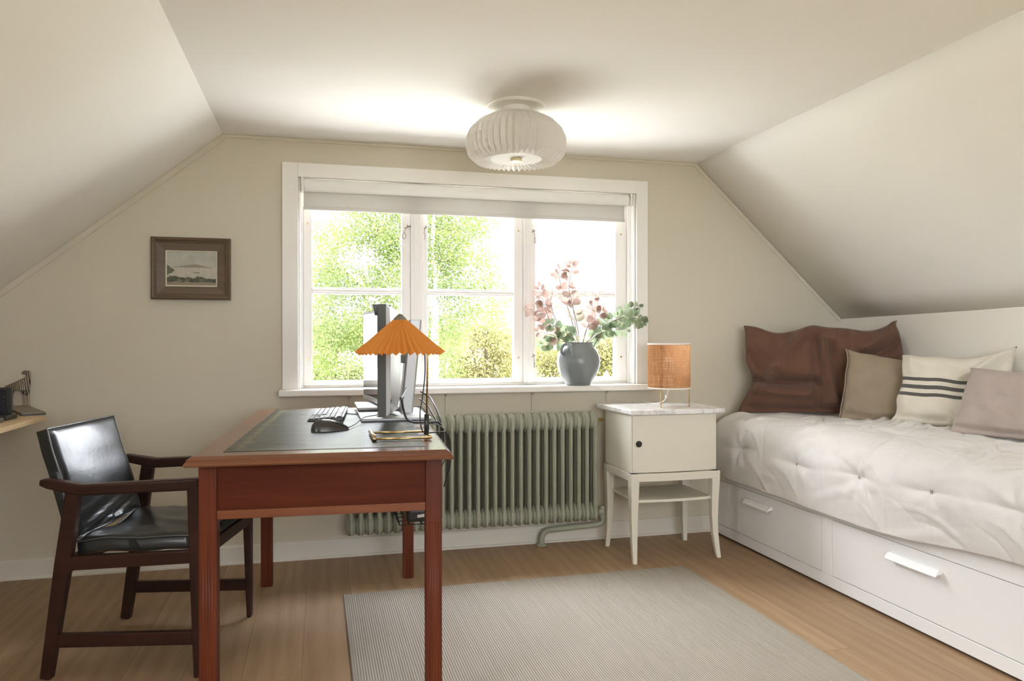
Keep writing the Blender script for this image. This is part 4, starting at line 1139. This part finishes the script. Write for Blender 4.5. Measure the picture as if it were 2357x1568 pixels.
EUC = [('pink', [(.01, .223), (-.022, .339), (-.052, .431), (-.071, .514), (-.062, .57), (-.052, .616), (-.057, .634)], 'tallest pink-leaved eucalyptus stem, rising from the middle of the pot'),
 ('pink', [(-.003, .223), (-.047, .35), (-.086, .454), (-.113, .545), (-.12, .587), (-.11, .615)], 'tall pink eucalyptus stem just left of the tallest one'),
 ('twig', [(-.022, .223), (-.124, .338), (-.158, .43), (-.153, .476), (-.146, .513)], 'nearly bare eucalyptus twig with narrow leaves against the glazing bar'),
 ('pink', [(-.032, .223), (-.148, .326), (-.182, .395), (-.192, .434), (-.206, .475), (-.216, .516)], 'pink stem ending in two small round leaves at upper left'),
 ('pink', [(-.027, .218), (-.136, .292), (-.177, .349), (-.22, .395), (-.268, .399)], 'pink stem reaching farthest left across the mullion'),
 ('green', [(-.032, .218), (-.1, .274), (-.148, .31), (-.184, .319)], 'green stem low on the left of the bouquet'),
 ('pink', [(-.032, .214), (-.124, .257), (-.177, .273), (-.22, .287)], 'pink leaf cluster lowest on the left, beside the hinge'),
 ('green', [(-.042, .209), (-.1, .234), (-.143, .227), (-.187, .218), (-.196, .209)], 'green stem drooping left over the pot handle'),
 ('pink', [(.022, .218), (.046, .304), (.061, .351), (.076, .421), (.078, .456), (.105, .489)], 'pink stem leaning right with its tip at the glazing bar'),
 ('pink', [(.027, .218), (.034, .281), (.061, .335), (.108, .382), (.125, .389)], 'short pink stem right of centre with pale folded leaves'),
 ('mix', [(.002, .223), (-.022, .316), (-.032, .385), (-.037, .443), (-.032, .496)], 'olive and pink stem in the middle of the bouquet'),
 ('green', [(.041, .218), (.096, .281), (.14, .328), (.195, .352), (.241, .373), (.291, .407), (.342, .422)], 'long green stem reaching farthest right over the window casing'),
 ('green', [(.046, .218), (.111, .269), (.17, .293), (.22, .298), (.271, .293)], 'green stem on the right ending in two large round leaves'),
 ('green', [(.032, .218), (.076, .251), (.101, .269), (.121, .265)], 'short green stem over the right of the pot rim'),
 ('green', [(-.008, .218), (-.047, .258), (-.076, .278), (-.105, .264)], 'short dark green stem in front of the bouquet'),
 ('green', [(.150, .322), (.246, .362), (.291, .364), (.327, .346), (.342, .336)], 'thin green side stem curling down at far right')]
LP = mat_translucent('pink_leaf', (.36, .25, .21), .45, var=(16, (.29, .185, .15), (.45, .35, .31)))
LG = mat_translucent('green_leaf', (.22, .27, .17), .45, var=(16, (.15, .20, .125), (.30, .35, .22)))
LO = mat_translucent('olive_leaf', (.26, .25, .18), .45, var=(12, (.22, .21, .15), (.38, .31, .26)))
STEM = M('brown_stem', (.20, .12, .085), .6)
def leaf(m, base, d, n, L_, W_):
    d = d.normalized(); s = d.cross(n).normalized(); n = s.cross(d).normalized()
    ring = []
    K = 12
    for k in range(K):
        t = 2 * PI * k / K
        q = .5 - .5 * math.cos(t)
        w = math.sin(t) * W_ / 2 * (1.05 - .15 * q)
        ring.append(base + d * (.006 + L_ * q) + s * w + n * (abs(math.sin(t)) * W_ * .16))
    c = m.bm.verts.new(base + d * (.006 + L_ * .5))
    vs = [m.bm.verts.new(p) for p in ring]
    for k in range(K): m.bm.faces.new((c, vs[k], vs[(k + 1) % K]))
rnd = random.Random(21)
for i, (kind, st, lab) in enumerate(EUC):
    yoff = rnd.uniform(-.06, .045) if i not in (14,) else -.075
    n = len(st)
    P3 = [Vector((x, yoff * min(1, k / 2.) + (-.01 if k else 0), z)) for k, (x, z) in enumerate(st)]
    path = smooth_path(P3, 8)
    t = thing('eucalyptus_stem', lab, 'branch', POT + P3[0], 0., 'eucalyptus stems in the stoneware pot')
    o0 = P3[0].copy()
    first = P3[0] + Vector((-P3[0].x * .6, 0, -.17))
    m = MB(); pp = [first - o0] + [p - o0 for p in path]
    m.tube(pp, [.0020] + [.0020 - .0012 * k / len(path) for k in range(len(path))], 6); m.build('stem', STEM, t, smooth=True)
    mats = {'pink': LP, 'green': LG, 'mix': LO, 'twig': LP}
    m = MB()
    nn = len(path); start = int(nn * (.34 if kind != 'green' else .28))
    step = 4 if kind != 'twig' else 6
    for k in range(start, nn, step):
        tg = (path[min(k + 1, nn - 1)] - path[k - 1]).normalized()
        f = (k - start) / max(1, nn - start)
        for sgn in (-1, 1):
            ang = rnd.uniform(0, 2 * PI)
            side = tg.cross(Vector((math.cos(ang) * .5, -1, math.sin(ang) * .5))).normalized() * sgn
            dd = (side + tg * rnd.uniform(.1, .9) + Vector((0, rnd.uniform(-.5, .5), 0))).normalized()
            nrm = Vector((rnd.uniform(-.8, .8), -1, rnd.uniform(-.6, .8)))
            Lf = rnd.uniform(.044, .062) * (1 - .40 * f)
            if kind == 'twig': leaf(m, path[k] - o0, dd + tg * .6, nrm, .040, .007)
            elif kind == 'green': leaf(m, path[k] - o0, dd, nrm, Lf * .95, Lf * rnd.uniform(.75, .98))
            else: leaf(m, path[k] - o0, dd, nrm, Lf, Lf * rnd.uniform(.5, .88))
    if kind != 'twig': leaf(m, path[-1] - o0, (path[-1] - path[-3]), Vector((.2, -1, .3)), .026, .020)
    m.build('leaves', mats[kind], t, smooth=True)

# ------------------------------------------------------------------ shelf at the left
PINE = mat_wood('pine_board', (.42, .29, .15), (.55, .40, .22), (.64, .49, .29), .5, axis='Y', scale=.7)
SZ = .775
m = MB(); m.prism([(-1.063, -.47, -.018), (-1.272, -.004, -.018), (XL, -.004, -.018), (XL, -1.35, -.018), (-1.063, -1.35, -.018)], (0, 0, .018))
bmesh.ops.translate(m.bm, verts=m.bm.verts, vec=(1.4, .7, 0)); sh = m.build('wall_shelf', PINE, bevel=.002)
sh.location = (-1.4, -.7, SZ); tag(sh, 'pine board shelf at the left edge beside the chair', 'shelf')
zb_ = thing('zebra_figurine', 'small wooden zebra figurine standing at the back of the pine shelf', 'figurine', (-1.312, -.040, SZ), math.radians(0))
me = bpy.data.meshes.new('body')
V = [(-.030, 0, .100), (.0, 0, .100), (.034, 0, .106), (.046, 0, .132), (.050, 0, .152), (.030, -.002, .160), (.018, -.002, .152),
     (-.034, -.009, .060), (-.036, -.009, .030), (-.038, -.009, .003), (-.026, .009, .060), (-.024, .009, .030), (-.022, .009, .003),
     (.034, -.008, .060), (.034, -.008, .030), (.035, -.008, .003), (.040, .009, .060), (.043, .009, .030), (.044, .009, .003),
     (-.044, 0, .095), (-.050, 0, .060), (.047, -.004, .164), (.047, .005, .164)]
E_ = [(0, 1), (1, 2), (2, 3), (3, 4), (4, 5), (5, 6), (0, 7), (7, 8), (8, 9), (0, 10), (10, 11), (11, 12), (2, 13), (13, 14), (14, 15), (2, 16), (16, 17), (17, 18), (0, 19), (19, 20), (4, 21), (4, 22)]
R_ = [.022, .020, .020, .012, .011, .009, .006, .010, .005, .0055, .010, .005, .0055, .008, .0045, .0055, .008, .0045, .0055, .005, .003, .003, .003]
me.from_pydata(V, E_, []); me.materials.append(mat_zebra())
zo = bpy.data.objects.new('body', me); COL.objects.link(zo); zo.parent = zb_
sk = zo.modifiers.new('Skin', 'SKIN'); sk.use_smooth_shade = True
for k, sv in enumerate(me.skin_vertices[0].data): sv.radius = (R_[k], R_[k]); sv.use_root = (k == 0)
ss = zo.modifiers.new('Subdivision', 'SUBSURF'); ss.levels = 1; ss.render_levels = 2
nb = thing('notebook', 'thin dark-edged grey notebook lying on the near end of the pine shelf', 'notebook', (-1.214, -.235, SZ))
pl_ = [(-1.150, -.462), (-1.076, -.425), (-1.278, -.030), (-1.345, -.075)]
pl_ = [(x + 1.214, y + .235) for x, y in pl_]
m = MB(); m.prism([(x, y, 0) for x, y in pl_], (0, 0, .008)); m.build('pages', BLACKP, nb)
m = MB(); m.prism([(x, y, .008) for x, y in pl_], (0, 0, .003)); m.build('cover', M('grey_cover', (.235, .205, .150), .6, var=(30, .12)), nb)
gp = thing('galaxy_picture', 'dark upright panel with a purple galaxy picture beside the zebra', 'picture', (-1.296, -.520, SZ), math.radians(4))
m = MB(); m.span((-.130, -.006, .0), (.130, .006, .118)); m.build('panel', BLACKP, gp, bevel=.002)
m = MB(); m.span((-.125, -.0085, -.050), (.112, -.006, .050)); q_ = m.build('print', mat_galaxy(), gp); q_.location = (0, 0, .060)
bo = thing('black_box', 'flat black box lying in front of the galaxy picture', 'box', (-1.265, -.590, SZ))
m = MB(); m.span((-.13, -.050, 0), (.127, .050, .018)); m.build('case', BLACKP, bo, bevel=.003)
sm = thing('dark_gadget', 'small dark glossy gadget at the shelf front, cut by the left photo edge', 'gadget', (-1.190, -.745, SZ))
m = MB(); m.span((-.06, -.06, 0), (.060, .06, .018)); m.build('case', DARKP, sm, bevel=.007, bseg=3)

# ------------------------------------------------------------------ outside
BARK = M('birch_bark', (.34, .32, .29), .8, var=(5, .35))
BARKD = M('dark_bark', (.14, .115, .09), .9)
def leaf_mat(name, a, c): return mat_translucent(name, a, .45, var=(1.3, a, c))
LF1 = leaf_mat('birch_foliage', (.050, .072, .018), (.092, .108, .038))
LF2 = leaf_mat('yellow_green_foliage', (.078, .080, .026), (.125, .112, .052))
LF3 = leaf_mat('fresh_green_foliage', (.052, .072, .022), (.090, .102, .042))
def foliage(m, blobs, y, dy, n_per, size, rnd, droop=.5, clump=14):
    for x, z, rx, rz in blobs:
        N_ = max(3, int(n_per * rx * rz))
        for _ in range(N_):
            # clump centre
            while True:
                p = Vector((rnd.uniform(-1, 1), rnd.uniform(-1, 1), rnd.uniform(-1, 1)))
                if p.length < 1: break
            c = Vector((x + p.x * rx, y + p.y * dy, z + p.z * rz))
            for k in range(clump):
                q = c + Vector((rnd.gauss(0, size * 2.6), rnd.gauss(0, size * 2.6), rnd.gauss(0, size * 2.0) - droop * size * abs(rnd.gauss(0, 3))))
                a = Vector((rnd.gauss(0, 1), rnd.gauss(0, 1), rnd.gauss(-.6, .8))).normalized()
                s = a.cross(Vector((rnd.gauss(0, 1), rnd.gauss(0, 1), rnd.gauss(0, 1)))).normalized()
                L_ = size * rnd.uniform(.7, 1.3)
                vs = [m.bm.verts.new(q), m.bm.verts.new(q + a * L_ * .5 + s * L_ * .36), m.bm.verts.new(q + a * L_), m.bm.verts.new(q + a * L_ * .5 - s * L_ * .36)]
                m.bm.faces.new(vs)
GZ = -3.6
BIRCH = [(0.28, 3.21, 0.37, 0.32), (0.21, 2.54, 0.42, 0.43), (0.04, 1.88, 0.21, 0.32), (0.93, 3.41, 0.39, 0.3), (1.42, 3.3, 0.36, 0.43), (1.47, 2.53, 0.42, 0.51), (0.8, 2.33, 0.44, 0.3), (0.21, 2.13, 0.36, 0.14), (1.24, 1.76, 0.54, 0.41), (0.54, 1.35, 0.62, 0.5), (0.0, 0.9, 0.26, 0.53), (2.42, 3.38, 0.41, 0.44), (2.89, 3.53, 0.4, 0.28), (2.33, 2.6, 0.33, 0.53), (2.78, 3.0, 0.34, 0.26), (2.87, 2.73, 0.24, 0.2), (3.3, 2.83, 0.19, 0.19), (3.55, 2.39, 0.23, 0.17), (3.17, 2.29, 0.32, 0.11), (2.7, 2.28, 0.41, 0.2), (3.0, 1.75, 0.26, 0.24), (2.47, 1.4, 0.52, 0.51), (3.65, 1.69, 0.15, 0.34), (3.36, 3.69, 0.11, 0.37), (1.9, 3.9, .7, .3), (.9, 4.1, .6, .4), (2.7, 4.3, .6, .5)]
LIMBS = [[(2.36, -3.6), (2.33, -0.02), (2.34, 1.45), (2.32, 1.91), (2.36, 2.28), (2.31, 2.87), (2.29, 3.28), (2.35, 3.83), (2.39, 4.29)], [(2.2, -0.02), (1.69, 1.08), (1.08, 1.89), (0.85, 2.2), (0.73, 2.33), (0.44, 2.56), (0.39, 2.69), (0.41, 2.81), (0.27, 3.02), (0.11, 3.29)], [(2.2, -0.02), (1.78, 1.26), (1.38, 2.15), (1.24, 2.45), (1.09, 2.68), (1.02, 2.82), (0.91, 2.99), (0.85, 3.41)], [(2.33, 1.63), (2.61, 1.64), (2.84, 1.71), (3.13, 1.83), (3.36, 1.97)], [(2.31, 2.37), (2.47, 2.6), (2.7, 2.93), (2.89, 3.3)], [(2.31, 2.18), (2.89, 2.54), (3.27, 2.62), (3.51, 2.48)], [(2.33, 1.2), (2.1, 1.5), (1.9, 2.0), (1.75, 2.6), (1.6, 3.2)]]
R0 = [(.10, .02), (.045, .008), (.04, .008), (.018, .006), (.02, .006), (.02, .006), (.025, .007)]
tr = thing('birch_tree', 'tall pale birch with drooping fresh green leaves outside the window', 'tree', (2.33, 12, GZ))
o0 = Vector((2.33, 12, GZ)); rnd = random.Random(5)
for i, (l, (ra, rb)) in enumerate(zip(LIMBS, R0)):
    p = smooth_path([(x, 12 + .1 * math.sin(3 * k + i), z) for k, (x, z) in enumerate(l)], 5)
    m = MB(); m.tube([q - o0 for q in p], [ra + (rb - ra) * k / len(p) for k in range(len(p))], 7); m.build('trunk' if i == 0 else 'branch', BARK, tr, smooth=True)
m = MB(); foliage(m, [(x - o0.x, z - o0.z, a, c) for x, z, a, c in BIRCH], 0, .8, 560, .052, rnd, 1.0, 16); m.build('foliage', LF1, tr)
def small_tree(label, blobs, y, mat, leafs, n_per, seed, cat='tree', name='tree', clump=14):
    rnd = random.Random(seed)
    x0 = sum(b_[0] for b_ in blobs) / len(blobs); zmin = min(b_[1] for b_ in blobs)
    t = thing(name, label, cat, (x0, y, GZ)); o0 = Vector((x0, y, GZ))
    m = MB(); m.tube([(0, 0, 0), (.05, 0, (zmin - GZ) * .6), (0, 0, zmin - GZ + .2)], [.12, .09, .05], 7); tk = m.build('trunk', BARKD, t, smooth=True)
    m = MB()
    for x, z, a, c in blobs: m.tube([(0, 0, (zmin - GZ) * .7), ((x - x0) * .6, .1, (z - GZ) * .9), (x - x0, 0, z - GZ)], [.045, .03, .012], 5)
    m.build('branches', BARKD, t, smooth=True)
    m = MB(); foliage(m, [(x - x0, z - GZ, a, c) for x, z, a, c in blobs], 0, .7, n_per, leafs, rnd, .3, clump); m.build('foliage', mat, t)
small_tree('dense fresh green tree filling the lower left pane', [(-.03, .29, .47, .43), (.75, .22, .61, .43), (1.59, .09, .62, .5), (.3, -.3, .8, .3)], 18, LF3, .085, 330, 11)
small_tree('yellow-green maple in the lower part of the middle pane', [(4.56, 1.09, .57, .56), (5.2, 1.37, .49, .51), (5.71, .8, .53, .71), (4.92, .25, .86, .56), (4.35, .11, .57, .5), (5.86, -.04, .44, .42), (5.35, 2.21, .2, .22)], 20, LF2, .09, 260, 12)
small_tree('loose light green tree right behind the birch trunk', [(3.04, .16, .47, .28), (3.39, .85, .42, .46), (2.9, -.3, .6, .3)], 16, LF3, .08, 300, 13)
small_tree('distant yellowish tree left of the stoneware pot', [(10.69, .23, .59, .73), (11.25, -.42, .68, .65), (11.81, .66, .69, .65)], 32, LF2, .14, 150, 14)
small_tree('distant yellowish tree right of the stoneware pot', [(14.54, .29, .84, .93), (15.16, .63, .75, .84), (14.91, -.58, .75, .51)], 34, LF2, .15, 140, 15)
small_tree('hazy far tree behind the stoneware pot', [(15.43, -.23, 1.13, 1.07), (14.0, .3, 1.0, .9)], 40, LF2, .17, 110, 16)
small_tree('hazy far tree at the mullion between middle and right pane', [(12.41, .52, 1.2, 1.15), (13.6, .8, .91, .88), (12.78, -.79, 1.3, .78)], 46, LF2, .19, 110, 17)
small_tree('far grey-green tree line behind the birch at eye level', [(.07, 1.9, .8, .6), (1.4, 1.77, .81, .49), (3.02, 1.64, 1.1, .55), (4.94, 1.37, 1.12, .67), (1, .8, 1.2, .7), (3.5, .6, 1.2, .7), (6, .6, 1.2, .7), (8, .9, 1.2, .8)], 52, LF3, .22, 120, 18)
hs = thing('house', 'neighbouring house with a red tiled roof half hidden by the trees', 'house', (2.4, 26, GZ))
m = MB(); m.span((-3.4, -2.2, 0), (3.6, 2.2, 2.4)); m.build('walls', M('pale_house_paint', (.5, .46, .4), .8), hs)
m = MB(); m.prism([(-3.9, -2.9, 2.3), (-3.9, 0, 4.25), (-3.9, 2.9, 2.3), (-3.9, 2.7, 2.15), (-3.9, 0, 4.0), (-3.9, -2.7, 2.15)], (8., 0, 0)); m.build('roof', mat_roof(), hs)
sg = thing('warning_sign', 'small red-edged triangular road sign seen beside the pot', 'road sign', (9.335, 20, GZ))
m = MB(); m.tube([(0, .03, 0), (0, .03, 3.60)], .03, 8); m.build('post', M('galvanised_post', (.4, .4, .4), .5, metal=.6), sg)
def tri(r, y): return [(r * math.sin(a), y, 3.44 + r * math.cos(a)) for a in (0, 2 * PI / 3, 4 * PI / 3)]
m = MB(); m.prism(tri(.20, 0), (0, .02, 0)); m.build('border', M('sign_red', (.45, .05, .04), .5), sg)
m = MB(); m.prism(tri(.115, -.004), (0, .004, 0)); m.build('plate', M('sign_white', (.7, .68, .62), .5), sg)
fp = thing('flagpole', 'white flagpole with a limp pennant rising behind the bouquet', 'flagpole', (16.86, 44, GZ))
m = MB(); m.tube([(0, 0, 0), (-.06, 0, 9.6)], [.07, .04], 8); m.build('pole', TRIM, fp, smooth=True)
m = MB(); m.lathe([(.001, -.10), (.09, -.05), (.10, 0), (.09, .05), (.001, .10)], 12, (-.06, 0, 9.68), cap=False); m.build('finial', M('gilt_ball', (.30, .26, .12), .4, metal=.5), fp, smooth=True)
m = MB(); m.grid(lambda u, v: (.02 + v * (.05 + .16 * math.sin(PI * u)) * (1 - .3 * u), .05 * math.sin(9 * v + 4 * u), 9.35 - 2.5 * u), 24, 8); m.build('pennant', mat_translucent('pennant_cloth', (.55, .55, .50), .4, var=(1.5, (.20, .22, .30), (.62, .60, .42))), fp, smooth=True)
m = MB(); m.span((-60, -60, GZ - .3), (80, 120, GZ)); gr = structure(m.build('ground', M('meadow', (.135, .13, .085), .9, var=(.5, .3))))

m = MB(); m.span((-14, .9, GZ), (18, 9.5, GZ + .02)); structure(m.build('ground_bounce_strip', M('pale_bounce_ground', (.33, .325, .31), .95, var=(6, .12), coord='Object')))  # unseen pale strip added to bounce daylight up onto the ceiling

# ------------------------------------------------------------------ light
sun = bpy.data.lights.new('sun', 'SUN'); sun.energy = 6.; sun.angle = math.radians(.6); sun.color = (1., .975, .94)
so = bpy.data.objects.new('sun', sun); COL.objects.link(so); so.location = (20, -15, 25)
so.rotation_euler = Vector((-.62, .42, -.66)).to_track_quat('-Z', 'Y').to_euler()
w = bpy.data.worlds.new('overcast_sky'); SC.world = w; w.use_nodes = True
nt = w.node_tree; N, L, mt, mix, ramp, bump, noi, mapp = nodes(nt)
bg = nt.nodes['Background']
tc = N('TexCoord')
cf = noi(mapp(tc.outputs['Generated'], (2, 2, 6)), 2.2, 5)
c = ramp(cf, [(.38, (.84, .92, 1.05)), (.62, (.97, .97, .97))])
L(c, bg.inputs['Color'])
# overcast sky: brightest overhead and behind the house, dimmer low down to the north over the trees
sz = N('SeparateXYZ'); L(tc.outputs['Generated'], sz.inputs[0])
def sstep(v, a, c, lo, hi):
    mr = N('MapRange', interpolation_type='SMOOTHSTEP'); L(v, mr.inputs['Value'])
    for k, q in (('From Min', a), ('From Max', c), ('To Min', lo), ('To Max', hi)): mr.inputs[k].default_value = q
    return mr.outputs[0]
high = sstep(sz.outputs['Z'], .18, .75, .27, 7.)
south = mt('MULTIPLY', mt('MAXIMUM', mt('SUBTRACT', .78, sz.outputs['Y']), 0.), 1.4)
east = sstep(sz.outputs['X'], .44, .62, 0., 3.2); west = sstep(sz.outputs['X'], -.12, -.38, 0., 1.1)
L(mt('ADD', mt('ADD', high, south), mt('ADD', east, west)), bg.inputs['Strength'])
def portal(loc, rot, sx, sy):
    d = bpy.data.lights.new('daylight_portal', 'AREA'); d.shape = 'RECTANGLE'; d.size = sx; d.size_y = sy; d.cycles.is_portal = True
    o = bpy.data.objects.new('daylight_portal', d); COL.objects.link(o); o.location = loc; o.rotation_euler = rot
    return o
portal((.785, .20, 1.36), (math.radians(-90), 0, 0), 1.78, 1.06)
portal((XL - .12, (KY0 + KY1) / 2, ZL + .43), (0, math.radians(-90), 0), .86, 1.0)
portal((.80, YF - .18, 1.385), (math.radians(90), 0, 0), 2.1, 1.07)

# ------------------------------------------------------------------ camera and view
cam = bpy.data.cameras.new('camera'); co = bpy.data.objects.new('camera', cam); COL.objects.link(co)
cam.sensor_width = 36.; cam.lens = 36. * 1737.6 / 2357; cam.clip_start = .05; cam.clip_end = 400
yaw, pitch, roll = .248554, -.0020098, .0009986
co.location = (0, -3.8461, 1.08)
R = Matrix.Rotation(-yaw, 3, 'Z') @ Matrix.Rotation(PI / 2 + pitch, 3, 'X') @ Matrix.Rotation(-roll, 3, 'Z')
co.rotation_euler = R.to_euler()
SC.camera = co
SC.cycles.use_denoising = True
SC.cycles.max_bounces = 14; SC.cycles.diffuse_bounces = 8; SC.cycles.glossy_bounces = 5; SC.cycles.transparent_max_bounces = 24
SC.cycles.sample_clamp_indirect = 12
vs = SC.view_settings
vs.view_transform = 'Standard'; vs.look = 'None'; vs.gamma = 1.; vs.use_curve_mapping = False
vs.exposure = 2.42
